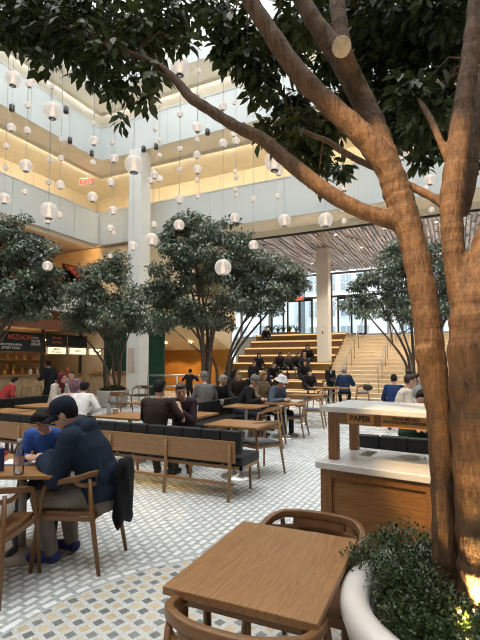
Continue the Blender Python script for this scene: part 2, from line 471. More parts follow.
# exit signs
def exit_sign(p, rz, label, s=1.0):
    T = thing('exit_sign', label, 'exit sign', p, rz)
    MB().box((0,0,0), (.62*s,.06,.30*s)).build('housing', M_white, T, False, .01)
    MB().box((0,-.035,0), (.58*s,.01,.26*s)).build('face', mat_plain('exit_face', (.42,.33,.24), .5), T)
    text_part('EXIT', .30*s, mat_emit('exit_red', (1,.04,.03), 4.5), T, (0,-.042,0), (PI/2,0,0), sx=.95)
    MB().box((0,0,.25*s), (.02,.02,.28*s)).build('stem', M_metal, T)
    return T
p = at(87, 182, 22.0); p = Vector((p.x, p.y, Z3-.40)); q = atz(87,182,10.45); exit_sign(Vector((q.x,q.y,10.45)), R_(20), 'red exit sign on the cream gallery wall near the corner', 1.2)

# --- column in the left corner and the column on the tiers
m = MB(); pc = W(-4.47, 19.4)
m.box2((pc.x-.34, pc.y-.34, 0), (pc.x+.34, pc.y+.34, Z3)); struct(m.build('column_left', M_white, None, False, .02))
PT = Vector((-5.75, 21.09, 0))
m = MB(); m.box2((PT.x-.28, PT.y-.30, 1.601), (PT.x+.29, PT.y+.28, 7.12)); struct(m.build('column_right', mat_plain('warm_white_paint', (.66,.60,.52), .6, .3, .03, 2), None, False, .02))
m = MB().box2((PT.x-.02,PT.y-.32,2.95),(PT.x+.05,PT.y-.301,3.07)); tag(m.build('wall_plate', M_metal), 'tiny dark plate on the pale column above the seating tiers', 'plate')
m = MB().box2((pc.x-.25,pc.y-.37,1.2),(pc.x+.1,pc.y-.345,2.2)); tag(m.build('notice_sign', mat_plain('notice_paper', (.60,.50,.45), .6)), 'pale notice on the white column behind the small potted tree', 'notice')

# --- slatted ceiling over the tiers
def mat_slat():
    t = NT('slatted_ceiling')
    tc = t.n('ShaderNodeTexCoord'); n = t.noise(t.coords((4,.35,1)), 2.0, 3)
    c = t.ramp(n, [(.35,(.36,.29,.27)),(.55,(.56,.48,.47)),(.72,(.86,.84,.85))])  # palest stop paints skylight reflection streaks onto the slats
    return t.done(t.principled(Base_Color=c, Roughness=.28, Metallic=.15))
M_slat = mat_slat()
m = MB(); rr = random.Random(3)
for i, x in enumerate(np.arange(-16.0, XR-.1, .17)):
    y = 18.15 + rr.uniform(-1.2, 0)
    while y < YWIN-.1:
        L = rr.uniform(.9, 2.1); a, b = max(18.12, y), min(YWIN-.1, y+L-.05)
        if b-a > .1: zz = 7.12+rr.choice((0,.03,.07)); m.box2((x, a, zz), (x+.115, b, zz+.07))
        y += L
struct(m.build('ceiling_slats', M_slat))
for i, (x, y) in enumerate(((-9,20),(-7.2,24),(-4.6,18.9),(-2.6,18.9),(-.6,18.9),(-4.0,21.6),(-1.8,21.6),(-3.2,24.6),(-.6,24.6),(1.4,20.2))):  # spots added to brighten the stairs and tiers, no fixtures seen
    D = thing('added_downlight', 'downlight added to the slatted ceiling to brighten the stairs, '+ORD[i]+' of ten', 'light', (x,y,7.12), 0, 'downlights added over the stairs')
    MB().lathe([(.07,-.004),(.09,-.01),(.10,0),(.10,.06)],16,cap=False).build('trim_ring', M_white, D, True); MB().lathe([(0,.01),(.075,.01),(.075,.02),(0,.02)],14).build('lens', mat_emit('added_downlight_lens', (1,.88,.68), 6.0), D)
    L = bpy.data.lights.new('added_downlight_lamp','SPOT'); L.energy = 520; L.color = (1,.90,.76); L.spot_size = R_(95); L.spot_blend = .5; L.shadow_soft_size = .07
    o = bpy.data.objects.new('added_downlight_lamp', L); COL.objects.link(o); o.location = (x,y,7.10)
M_lite = mat_plain('pale_ceiling_board', (.82,.78,.78), .5)
m = MB(); m.box2((-16, 18.1, 7.32), (XR, YWIN+.2, 7.40)); struct(m.build('ceiling_slat_backing', M_lite))
m = MB(); m.box2((-20.4, 18.06, 7.08), (XR, 18.12, 7.17)); struct(m.build('trim_2', M_metal))
m = MB(); m.box2((-20.4, 18.05, 7.17), (XR, 18.12, 7.45)); struct(m.build('trim_5', M_beige))

# --- tiered seating with lit nosings
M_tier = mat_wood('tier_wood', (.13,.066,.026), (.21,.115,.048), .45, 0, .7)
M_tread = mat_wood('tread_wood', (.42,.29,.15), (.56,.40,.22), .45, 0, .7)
M_nose = mat_emit('nosing_light', (1,.64,.27), .95)
TX0, TX1, TY0, TR, TD = -10.6, -5.3, 18.3, .40, .80
T = thing('tiered_seating', 'wide wooden seating tiers with glowing warm edges at the back of the hall', 'seating tiers', ((TX0+TX1)/2, TY0, 0))
for k in range(8):
    w = (TX1-TX0)/2; cut = .0
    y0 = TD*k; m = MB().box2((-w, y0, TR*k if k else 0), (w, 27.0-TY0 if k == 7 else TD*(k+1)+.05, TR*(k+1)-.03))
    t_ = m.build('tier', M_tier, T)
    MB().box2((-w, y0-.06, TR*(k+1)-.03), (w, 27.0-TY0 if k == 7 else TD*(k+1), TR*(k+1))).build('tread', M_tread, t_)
    MB().box2((-w+.05, y0-.03, TR*(k+1)-.095), (w-.02, y0-.005, TR*(k+1)-.032)).build('light_strip', M_nose, t_)
# stairs beside it
M_stair = mat_wood('stair_oak', (.60,.48,.33), (.71,.59,.43), .5, 0, .6)
M_riser = mat_plain('stair_riser', (.60,.48,.33), .55, .3, .08, 3)
S0, SX0, SX1, NST = 18.0, -5.24, 3.2, 17
T = thing('staircase', 'broad pale wooden staircase right of the seating tiers', 'stairs', ((SX0+SX1)/2, S0, 0))
w = (SX1-SX0)/2
m, m2 = MB(), MB()
for k in range(NST):
    y0 = .335*k; z = .175*(k+1)
    m.box2((-w, y0, 0), (w, .335*NST+3.0 if k == NST-1 else y0+.335, z-.03)); m2.box2((-w, y0-.025, z-.03), (w, .335*NST+3.0 if k == NST-1 else y0+.335, z))
m.build('risers', M_riser, T); m2.build('treads', M_stair, T)
def stair_z(y): return max(0, min(NST, math.floor((y-S0)/.335)+1))*.175
def handrail(x, ya, yb, label):
    T = thing('handrail', label, 'handrail', (x, ya, 0), 0, 'bronze handrails on the stairs')
    za, zb = stair_z(ya+.02), stair_z(yb)
    M_rail = mat_plain('bronze_rail', (.30,.25,.19), .35, .5, .1, 10, 0, .6)
    MB().tube([(0,-.25,za+.86),(0,0,za+.92),(0,yb-ya,zb+.92),(0,yb-ya+.25,zb+.92)], .024, 8).build('rail', M_rail, T, True)
    n = 3
    for i in range(n):
        y = (yb-ya)*i/(n-1); zz = za+(zb-za)*i/(n-1); b = stair_z(ya+y+.001)
        MB().tube([(0,y,b),(0,y,zz+.92)], .02, 8).build('post', M_rail, T, True)
hr = [(343,18.6,20.6,'lower flight, leftmost line'),(352,21.2,23.2,'upper flight, leftmost line'),(366,18.6,20.6,'lower flight, middle line'),(381,21.2,23.2,'upper flight, middle line'),(396,18.6,20.6,'lower flight, line nearest the forked trunk'),(405,21.2,23.2,'upper flight, line nearest the forked trunk'),(440,18.6,20.6,'lower flight, behind the forked trunk')]
xs = {'l': -4.3, 'm': -3.0, 'r': -1.75}
for x, s in ((-4.35,'leftmost line'),(-2.85,'middle line'),(-1.35,'right line beside the forked trunk')):
    handrail(x, 18.5, 20.6, 'bronze handrail on the lower stair flight, '+s)
    handrail(x, 21.3, 23.3, 'bronze handrail on the upper stair flight, '+s)

# --- glazed end wall behind the stairs and the street beyond
M_pane = mat_glass('window_glass', (.90,.94,.96), .05, .0)
T = struct(bpy.data.objects.new('window_1', None)); COL.objects.link(T); T.location = (0, YWIN, 0)
m = MB(); m2 = MB()
for x in np.arange(-13.0, XR, 2.05):
    m.box2((x-.06,-.08,3.2),(x+.06,.08,7.1))
for z in (3.22, 5.62, 7.05): m.box2((-13,-.07,z-.06),(XR,.07,z+.06))
m.build('frame', M_steel if False else mat_plain('grey_mullion', (.16,.16,.16), .4, .5, .1, 8, 0, .5), T)
m2.box2((-13,-.01,3.2),(XR,.01,7.1)); m2.build('pane', M_pane, T)
for i, px in enumerate((272, 300, 352)):
    p = atY(px, YWIN-.2)
    D = bpy.data.objects.new('door_%d' % (i+1), None); COL.objects.link(D); D['kind'] = 'structure'; D.location = (p.x, YWIN-.2, 3.2)
    m = MB(); m.box2((-.85,-.05,0),(-.75,.05,2.3)); m.box2((.75,-.05,0),(.85,.05,2.3)); m.box2((-.05,-.05,0),(.05,.05,2.3)); m.box2((-.85,-.05,2.2),(.85,.05,2.34)); m.box2((-.85,-.05,0),(.85,.05,.12))
    m.build('frame', M_metal, D)
    MB().box2((-.75,-.01,.1),(.75,.01,2.2)).build('pane', M_pane, D)
    MB().box2((-.12,-.09,.8),(-.09,-.05,1.3)).build('handle', M_steel, D); 
p = atY(300, YWIN-.5); exit_sign(Vector((p.x, YWIN-.5, 5.55)), 0, 'red exit sign above the glass doors behind the tiers', .8)
p = atY(330, 26.4)
m = MB(); m.box2((-13, 26.0, 0), (XR, 32, 3.18)); struct(m.build('floor_street_landing', mat_plain('grey_paving', (.38,.38,.37), .8)))
m = MB(); m.box2((-45, 32, 3.0), (40, 60, 3.15)); struct(m.build('ground_street', mat_plain('asphalt', (.16,.16,.165), .9)))
M_fac = mat_plain('pale_facade', (.80,.83,.86), .7, .3, .06, 1)
M_fac2 = mat_plain('white_facade', (.86,.87,.88), .7, .3, .06, 1)
M_win = mat_plain('facade_window', (.36,.41,.46), .12, .6, .3, .7)
def building(x0, x1, y, h, mat, label, wstep, fl):
    T = thing('street_building', label, 'building', ((x0+x1)/2, y, 3.15))
    w = (x1-x0)/2
    MB().box2((-w,0,0),(w,6,h)).build('facade', mat, T)
    pr = None
    for r in range(int((h-.8)//fl)):
        for x in np.arange(-w+wstep*.6, w-wstep*.4, wstep):
            if pr is None:
                pr = MB().box2((-wstep*.33,-.05,0),(wstep*.33,.04,fl*.62)).build('window', M_win, T); o = pr
                mm = MB(); mm.box2((-wstep*.33-.08,-.09,-.08),(wstep*.33+.08,.02,0)); mm.box2((-.04,-.08,0),(.04,.02,fl*.62)); mm.box2((-wstep*.33,-.08,fl*.3),(wstep*.33,.02,fl*.3+.06)); fr = mm.build('window_frame', M_fac2, pr)
            else:
                o = pr.copy(); COL.objects.link(o); f2 = fr.copy(); COL.objects.link(f2); f2.parent = o
            o.location = (x, 0, .5+fl*r)
    return T
building(-31, -15.2, 44, 13, M_fac, 'grey street building with big windows beyond the glass wall, left part', 2.1, 3.0)
building(-14.6, -6.2, 46, 14, M_fac2, 'white street building with grid windows beyond the glass doors', 1.7, 2.7)
building(-5.6, 12, 45, 13, M_fac, 'blue grey street building beyond the glass at the stair top', 2.4, 3.1)

# --- recess left of the tiers: orange room, sloped cream soffit, green wall
M_orange = mat_plain('amber_wall', (.42,.19,.04), .5, .4, .1, 2)
M_green = mat_plain('dark_green_wall', (.012,.055,.035), .6, .3, .2, 3)
m = MB(); m.box2((-15.4, 20.6, 0), (TX0-.02, 20.8, 4.4)); struct(m.build('wall_amber_recess', M_orange))
m = MB(); m.box2((-16.2, 17.4, 0), (-12.6, 17.6, 4.4)); struct(m.build('wall_green', M_green))
m = MB(); m.box2((-20.4, 17.4, 0), (-16.2, 17.6, 4.4)); struct(m.build('wall_back_stalls', M_cream))
m = MB(); m.box2((-15.6, 17.6, 0), (-15.4, 20.8, 4.4)); struct(m.build('wall_recess_side', M_orange))
m = MB(); m.add([(-15.4,16.9,3.5),(TX0,16.9,3.5),(TX0,20.7,2.22),(-15.4,20.7,2.22),(-15.4,16.9,4.6),(TX0,16.9,4.6),(TX0,20.7,4.6),(-15.4,20.7,4.6)],[(3,2,1,0),(4,5,6,7),(0,1,5,4),(1,2,6,5),(2,3,7,6),(3,0,4,7)])
struct(m.build('ceiling_recess', M_cream))
m = MB(); m.box2((-20.4, 21.0, 3.4), (TX0, 21.2, 7.4)); m.box2((-20.4,16.9,4.6),(TX0,17.1,7.4)); struct(m.build('wall_back_mezzanine', M_cream))
for i,(px,py) in enumerate(((165,345),(190,343))):
    p = atY(px, 19.4); tag(MB().lathe([(.10,-.02),(.10,.0)],12).build('downlight', M_warm), 'round warm downlight in the cream soffit, '+('left' if i == 0 else 'right')+' one of two', 'light', 'recess downlights').location = (p.x, p.y, 2.60)
    L = bpy.data.lights.new('downlight_glow','SPOT'); L.energy = 150; L.color = (1,.66,.3); L.spot_size = R_(110); L.shadow_soft_size = .1
    o = bpy.data.objects.new('downlight_glow', L); COL.objects.link(o); o.location = (p.x, p.y, 2.54)
T = thing('guard_rail', 'pale metal guard rail in front of the amber recess', 'railing', atz(170, 398, 0))
a, b = at(148, 378, 16.2), at(206, 378, 16.2); a.z = b.z = 0; T.location = (a+b)/2; d = (b-a)/2
for z in (.72, 1.12): MB().tube([-d+Vector((0,0,z)), d+Vector((0,0,z))], .035, 8).build('rail', M_steel, T, True)
for k in (-1,0,1): MB().tube([d*k, d*k+Vector((0,0,1.1))], .03, 8).build('post', M_steel, T, True)

# --- left side under the gallery: mezzanine band, food stall
m = MB(); m.box2((-20.4, YF, 3.55), (-16.6, 21, 3.9)); struct(m.build('ceiling_stalls', mat_plain('red_brown_board', (.16,.065,.03), .6)))
M_orangewall = mat_plain('apricot_wall', (.62,.36,.16), .6, .3, .08, 2)
m = MB(); m.box2((-20.6, YF, 0), (-20.4, 21, ZT)); struct(m.build('wall_left', M_orangewall))
# ================================================================== FOOD STALL AT LEFT
M_menu = mat_plain('chalkboard', (.022,.026,.024), .8, .2, .2, 6)
M_lit = mat_emit('lit_menu', (1,.80,.50), 1.25)
M_shelfglow = mat_emit('shelf_lamp', (1,.62,.25), 5.0)
M_chalk = mat_plain('chalk_white', (.50,.48,.44), .9)
M_chalkred = mat_plain('chalk_red', (.50,.10,.05), .9)
SXF = -15.9
YA, YB = 9.0, 15.6
T = thing('food_stall', 'dark wooden food stall with lit back shelves along the left side', 'food stall', (SXF, 12.3, 0))
h = (YB-YA)/2
M_counter = mat_plain('pale_tile_front', (.42,.30,.18), .5, .4, .15, 6)
m = MB(); m.box2((-.55,-h,0),(0,h,1.02)); m.build('counter', M_counter, T)
MB().box2((-.65,-h,1.02),(.08,h,1.07)).build('countertop', M_oakY, T)
MB().box2((-2.9,-h,0),(-2.75,h,3.4)).build('back_panel', mat_plain('stall_back', (.46,.33,.19), .6), T)
m = MB()
for z in (1.25,1.65,2.05): m.box2((-2.75,-h,z),(-2.4,h,z+.03))
m.build('shelf', M_oakY, T)
MB().box2((-2.72,-h+.2,2.42),(-2.62,h-.2,2.5)).build('shelf_lamp', M_shelfglow, T)
MB().box2((-1.6,-h+.2,2.62),(-1.5,h-.2,2.68)).build('work_lamp', M_shelfglow, T)
m = MB(); m.add([(.5,-h,2.98),(-2.9,-h,3.15),(-2.9,h,3.15),(.5,h,2.98),(.5,-h,3.40),(-2.9,-h,3.5),(-2.9,h,3.5),(.5,h,3.40)],[(3,2,1,0),(4,5,6,7),(0,1,5,4),(1,2,6,5),(2,3,7,6),(3,0,4,7)])
m.build('canopy', mat_wood('mahogany_board', (.12,.04,.02), (.20,.075,.035), .45, 1, .6), T)
m = MB()
for y in (-h+.06, -h/3, h/3, h-.06): MB().box2((-.12,y-.05,1.07),(-.02,y+.05,3.0)).build('post', M_metal, T)
def board(px0, px1, z0, z1, mat, label, cat, lines, big=None):
    a = atX(px0, SXF+.1); b = atX(px1, SXF+.1); y0, y1 = a.y, b.y
    B = thing('menu_board' if not big else 'shop_sign', label, cat, (SXF+.12, (y0+y1)/2, (z0+z1)/2))
    w, hh = abs(y1-y0), z1-z0
    MB().box((0,0,0),(.05,w,hh)).build('panel', mat, B)
    m = MB(); t = .035
    for s in (-1,1): m.box((0.005,s*(w/2-t/2),0),(.07,t,hh)); m.box((.005,0,s*(hh/2-t/2)),(.07,w,t))
    m.build('frame', M_metal, B)
    for i,(txt, sz, y, z, mt) in enumerate(lines):
        text_part(txt, sz, mt, B, (.028, y*w, z*hh), (PI/2,0,PI/2), 'lettering', .001)
    return B
def atX(px, X, z=0.0):
    t = (px-240)/FPX                       # X = F*(t*CY - SY)
    F = X/(t*CY-SY); return W(t*F, F, z)
board(-6, 44, 2.02, 2.82, M_menu, 'black chalkboard shop sign with red hand lettering above the food counter', 'sign',
      [('MIZNON', .28, -.02, .22, M_chalkred), ('MEDITERRANEAN', .12, -.2, -.16, M_chalk), ('STREET FOOD', .13, -.2, -.33, M_chalk), ('PITA\nPLATES\nDRINKS', .13, .3, .05, M_chalk)], True)
board(46, 66, 2.30, 2.82, M_menu, 'black chalkboard with red writing beside the big shop sign', 'menu board', [('SALADS', .15, 0, .2, M_chalkred), ('BOWLS', .15, 0, -.2, M_chalkred)])
board(68, 86, 2.30, 2.82, M_menu, 'plain black chalkboard, the one farthest from the shop sign', 'menu board', [])
board(46, 66, 1.92, 2.28, M_lit, 'glowing cream menu panel nearest the shop sign', 'menu board', [('MENU', .13, 0, .15, M_menu), ('PITA  BOWLS', .10, 0, -.2, M_menu)])
board(68, 86, 1.92, 2.28, M_lit, 'glowing cream menu panel in the middle of three', 'menu board', [('SIDES', .13, 0, 0, M_menu)])
board(88, 101, 1.92, 2.28, M_lit, 'glowing cream menu panel farthest from the shop sign', 'menu board', [('DRINKS', .11, 0, 0, M_menu)])
# goods on the counter and shelves
jar = MB().lathe([(.05,0),(.065,.02),(.065,.16),(.045,.19),(.045,.21)],10).mesh('jar')
btl = MB().lathe([(.04,0),(.045,.02),(.045,.17),(.016,.22),(.016,.29),(.02,.30)],10).mesh('bottle')
bwl = MB().lathe([(.05,0),(.12,.09),(.125,.10),(.10,.09),(.04,.02)],12).mesh('bowl')
cols = [(.55,.42,.2),(.5,.1,.05),(.3,.16,.05),(.62,.58,.5),(.12,.2,.06),(.08,.05,.03),(.55,.25,.05)]
cn = ['tan','red','brown','cream','green','dark','orange']
k = {}
rr = random.Random(5)
for row,(xo,zz,nn,desc) in enumerate(((-2.55,1.28,13,'low back shelf'),(-2.55,1.68,13,'middle back shelf'),(-2.55,2.08,12,'upper back shelf'),(-.25,1.07,15,'stall counter'))):
    for i in range(nn):
        y = YA+.3+(YB-YA-.6)*(i+.3*rr.random())/nn
        kind = rr.choice((jar,jar,btl,bwl)) if row == 3 else rr.choice((jar,btl,btl))
        ci = rr.randrange(7)
        me = kind.copy(); me.materials.append(mat_plain('ware_'+cn[ci], cols[ci], .35, .5))
        for p in me.polygons: p.use_smooth = True
        o = bpy.data.objects.new(kind.name, me); COL.objects.link(o)
        s = rr.uniform(.9, 1.35); o.scale = (s,s,s); o.location = (SXF+xo, y, zz)
        tag(o, '%s %s on the %s, %s from the left' % (cn[ci], kind.name, desc, ORD[i]), kind.name, 'wares on the '+desc)
# stools along the counter
M_stool = mat_wood('stool_wood', (.26,.15,.07), (.42,.27,.14), .45, 2, 1)
st0 = None
for i in range(9):
    y = YA+.5+i*.68
    if st0 is None:
        st0 = thing('bar_stool', '', 'stool', (SXF+.5, y, 0), 0, 'wooden stools at the food counter')
        MB().lathe([(.165,.60),(.175,.62),(.175,.64),(.16,.66)],16).build('seat', M_stool, st0, True)
        for sx in (-1,1):
            for sy in (-1,1): MB().tube([(sx*.17,sy*.17,0),(sx*.12,sy*.12,.61)], .02, 8).build('leg', M_stool, st0, True)
        MB().lathe([(.165,.22),(.175,.235),(.165,.25),(.155,.235),(.165,.22)],16,cap=False).build('foot_ring', M_stool, st0, True); o = st0
    else: o = dup(st0, (SXF+.5, y, 0))
    o['label'] = 'small round wooden stool at the food counter, %s from the left' % ORD[i]
# second counter further right, toward the column
T = thing('service_counter', 'low wooden service counter between the food stall and the white column', 'counter', (-14.6, 16.3, 0))
MB().box2((-1.2,-.3,0),(1.2,.3,.98)).build('base', M_counter, T); MB().box2((-1.25,-.35,.98),(1.25,.35,1.03)).build('top', M_oak, T)
for i in range(9):
    ci = rr.randrange(7); kind = rr.choice((bwl,jar,bwl)); me = kind.copy(); me.materials.append(mat_plain('ware_'+cn[ci], cols[ci], .35, .5))
    o = bpy.data.objects.new(kind.name, me); COL.objects.link(o); o.location = (-15.65+.26*i, 16.15+.1*rr.random(), 1.03); o.scale = (1.2,)*3
    tag(o, '%s %s on the service counter by the column, %s from the left' % (cn[ci], kind.name, ORD[i]), kind.name, 'wares on the service counter')
# lamps inside the stall (real fixtures hang above the counter)
for i, y in enumerate((10.2, 12.0, 13.8, 15.2)):
    p = Vector((SXF-.9, y, 2.2))
    lt = thing('stall_lamp', 'small warm lamp hanging inside the food stall, %s from the left' % ORD[i], 'lamp', p, 0, 'stall lamps')
    MB().ball((0,0,0), .07).build('bulb', M_shelfglow, lt, True); MB().tube([(0,0,.06),(0,0,.88)], .008, 6).build('cord', M_metal, lt)
# mezzanine things seen over the trees
p = atX(33, -16.3); T = thing('display_screen', 'dark tall screen on the mezzanine at the left edge', 'screen', (-16.3, p.y, 3.9))
MB().box2((-.06,-.42,1.4),(.06,.42,3.25)).build('panel', mat_plain('dark_screen', (.05,.06,.075), .2, .6), T, False, .01); MB().box2((-.04,-.05,0),(.04,.05,1.5)).build('stand', M_metal, T); MB().box2((-.25,-.25,0),(.25,.25,.03)).build('foot', M_metal, T)
p = atX(19, -16.25); T = thing('direction_sign', 'pale grey slatted sign board on the mezzanine beside the dark screen', 'sign', (-16.25, p.y, 3.9))
m = MB(); m.box2((-.04,-.5,2.0),(.04,.5,3.0)); m.build('board', mat_plain('grey_board', (.42,.43,.43), .5), T); MB().box2((-.03,-.05,0),(.03,.05,2.0)).build('post', M_metal, T)
m = MB()
for z in (2.2,2.4,2.6,2.8): m.box2((.04,-.42,z),(.05,.42,z+.09))
m.build('lines', mat_plain('dark_line', (.16,.17,.18), .5), T)
p = atX(75, -17.6); T = thing('awning', 'small dark red awning on the mezzanine at left', 'awning', (-17.6, p.y, 3.9))
m = MB(); m.add([(0,-.8,2.6),(0,.8,2.6),(.9,.8,1.9),(.9,-.8,1.9),(0,-.8,2.55),(0,.8,2.55),(.88,.8,1.8),(.88,-.8,1.8)],[(0,3,2,1),(4,5,6,7),(0,1,5,4),(1,2,6,5),(2,3,7,6),(3,0,4,7)])
m.build('canvas', mat_plain('dark_red_canvas', (.20,.03,.025), .8), T); MB().box2((-.1,-.85,0),(0,.85,2.65)).build('frame', M_metal, T)
m = MB().box2((-16.1,4,3.9),(-16.05,16.6,4.95)); tag(m.build('mezzanine_balustrade', M_frost), 'frosted glass guard of the mezzanine over the food stall', 'balustrade')

# ================================================================== CHAIRS, TABLES, BENCHES
def hoop_curve(n=33, hw=.265, fy=.13, ry=-.235):
    pts = []
    for i in range(n):
        u = -1+2*i/(n-1)
        if abs(u) > .62:
            s = (abs(u)-.62)/.38; y = -.03+s*(fy+.03); x = hw*(1-.06*s*s)
        else:
            a = u/.62*PI/2; x = hw*abs(math.sin(a))**.8; y = -.03+(ry+.03)*math.cos(a)**.8
        pts.append((math.copysign(x, u), y))
    return pts
def make_chair(name, label, wood, seatmat, loc, rz, group, simple=False):
    T = thing(name, label, 'chair', loc, rz, group)
    n = 25 if simple else 41
    pts = hoop_curve(n); zt, zb, zt2, zb2 = [], [], [], []
    us = [-1+2*i/(n-1) for i in range(n)]
    for u in us:
        a = abs(u); lift = .755-.085*max(0, (a-.30)/.70)**1.1
        zt.append(lift); zb.append(lift-.042)
    m = MB(); m.band(pts, .016, zt, zb)
    m.build('arm_rail', wood, T, not simple, .006 if not simple else 0)
    # back plate, with an open slot either side
    ids = [i for i, u in enumerate(us) if abs(u) <= .24]
    m = MB(); m.band([pts[i] for i in ids], .0115, [zb[i]+.004 for i in ids], [zt[i]-.115 for i in ids])
    ids = [i for i, u in enumerate(us) if abs(u) <= .58]
    def low(u): return .64+.075*max(0,(abs(u)-.36)/.22)**2
    m.band([pts[i] for i in ids], .0115, [low(us[i])+.034 for i in ids], [low(us[i]) for i in ids])
    m.build('backrest', wood, T, not simple, .005 if not simple else 0)
    m = MB(); N = 9
    xs = [-.235+.47*i/(N-1) for i in range(N)]; ys = [-.22+.45*i/(N-1) for i in range(N)]
    def sp(x, y, top):
        k = 1-(abs(x)/.235)**6*.0; d = -.016*math.cos(x/.235*PI/2)*math.cos(max(-1,min(1,(y-.0)/.235))*PI/2)
        xx = x*(.93+.07*(y+.22)/.45) if y > -.1 else x*(.93-.5*(-.1-y))
        return (xx, y, (.452+d) if top else .424)
    vs = [sp(x,y,True) for y in ys for x in xs]+[sp(x,y,False) for y in ys for x in xs]
    fs = []
    for j in range(N-1):
        for i in range(N-1):
            q = j*N+i; fs.append((q,q+1,q+N+1,q+N)); q += N*N; fs.append((q,q+N,q+N+1,q+1))
    for i in range(N-1):
        fs.append((i,i+N*N,i+1+N*N,i+1)); q = (N-1)*N+i; fs.append((q,q+1,q+1+N*N,q+N*N))
        q = i*N; fs.append((q,q+N,q+N+N*N,q+N*N)); q = i*N+N-1; fs.append((q,q+N*N,q+N+N*N,q+N))
    m.add(vs, fs); m.build('seat', seatmat, T, False)
    ft = pts[-1]
    for s in (-1, 1):
        a = (s*.285, .235, 0); b = (s*.262, .19, .45); c = (s*.253, .165, .60); d = (s*.249, ft[1]+.0, .658); e = (s*.25, ft[1]-.05, .657)
        MB().tube([a,b,c,(s*.25,ft[1]+.02,.645),e], [(.014,.016),(.017,.021),(.017,.02),(.016,.018),(.013,.014)], 8).build('leg', wood, T, True)
        a = (s*.235, -.30, 0); b = (s*.215, -.225, .43); c = (s*.205, -.195, .70)
        MB().tube([a,b,c], [(.014,.016),(.019,.022),(.014,.014)], 8).build('leg', wood, T, True)
    m = MB()
    for s in (-1,1): m.bar((s*.255,.19,.405),(s*.213,-.22,.405),.018,.034)
    m.bar((-.25,.19,.405),(.25,.19,.405),.018,.034); m.bar((-.21,-.22,.405),(.21,-.22,.405),.018,.034)
    m.build('seat_frame', wood, T)
    return T
def make_table(name, label, loc, rz, w, d, topmat, kind='legs', group=None, z=.74):
    T = thing(name, label, 'table', loc, rz, group)
    MB().box((0,0,z-.016),(w,d,.032)).build('tabletop', topmat, T, False, .004)
    if kind == 'legs':
        m = MB()
        for s in (-1,1): m.box((s*(w/2-.045),0,z-.055),(.025,d-.12,.05)); m.box((0,s*(d/2-.06),z-.055),(w-.1,.025,.05))
        m.build('apron', M_walnut, T)
        for sx in (-1,1):
            for sy in (-1,1): MB().tube([(sx*(w/2-.05),sy*(d/2-.06),0),(sx*(w/2-.055),sy*(d/2-.065),z-.03)],[.017,.022],10).build('leg', M_walnut, T, True)
    else:
        MB().lathe([(.27,0),(.27,.012),(.05,.03),(.03,.06)],24).build('base', M_steel if kind == 'steel' else M_tanbase, T, True)
        MB().lathe([(.032,.03),(.032,z-.04)],12).build('post', M_white if kind == 'steel' else M_tanbase, T, True)
        MB().box((0,0,z-.04),(w*.5,d*.5,.014)).build('top_plate', M_metal, T)
    return T
M_tanbase = mat_plain('taupe_metal', (.30,.25,.20), .5, .4, .08, 6)
# near table with its two chairs
A, B, C_ = W(-.303,1.747), W(.015,2.452), W(.258,1.516)
ex, ey = (C_-A), (B-A); wn, dn = ex.length, ey.length
ctr = A+(ex+ey)/2; rzT = math.atan2(ey.y, ey.x)-PI/2
make_table('cafe_table', 'bare oak cafe table in the foreground beside the white planter', ctr, rzT, wn, dn, M_oakY)
yl = ey.normalized(); xl = ex.normalized()
make_chair('wooden_armchair', 'brown wooden armchair at the near end of the foreground table, back to the viewer', M_walnut, M_walnut, A+ex*.55+yl*.045, rzT, 'wooden armchairs')
make_chair('wooden_armchair', 'brown wooden armchair at the far end of the foreground table, beside the recycling station', M_walnut, M_walnut, B+ex*.58+yl*.03, rzT+PI, 'wooden armchairs')
# left table group
TLc = W(-1.485-.42+.07, 3.42+.40); rzL = -(-YAW)+0.0
make_table('round_base_table', 'wooden table at the left edge with bottle and notebook, on a taupe round base', TLc, YAW, .84, .80, M_oak, 'tan')
ch = W(-1.30,3.63)
make_chair('wooden_armchair', 'wooden armchair carrying the person in the navy hoodie', M_walnut, M_walnut, W(-1.31,3.70), head_to_rot(-.98,.18), 'wooden armchairs')
make_chair('wooden_armchair', 'empty wooden armchair cut off by the left picture edge', M_walnut, M_walnut, W(-1.80,3.23), head_to_rot(-.05,1), 'wooden armchairs')
make_chair('wooden_armchair', 'wooden armchair under the boy in the blue sweater, behind the left table', M_walnut, M_walnut, W(-1.78,4.34), head_to_rot(.05,-1), 'wooden armchairs')
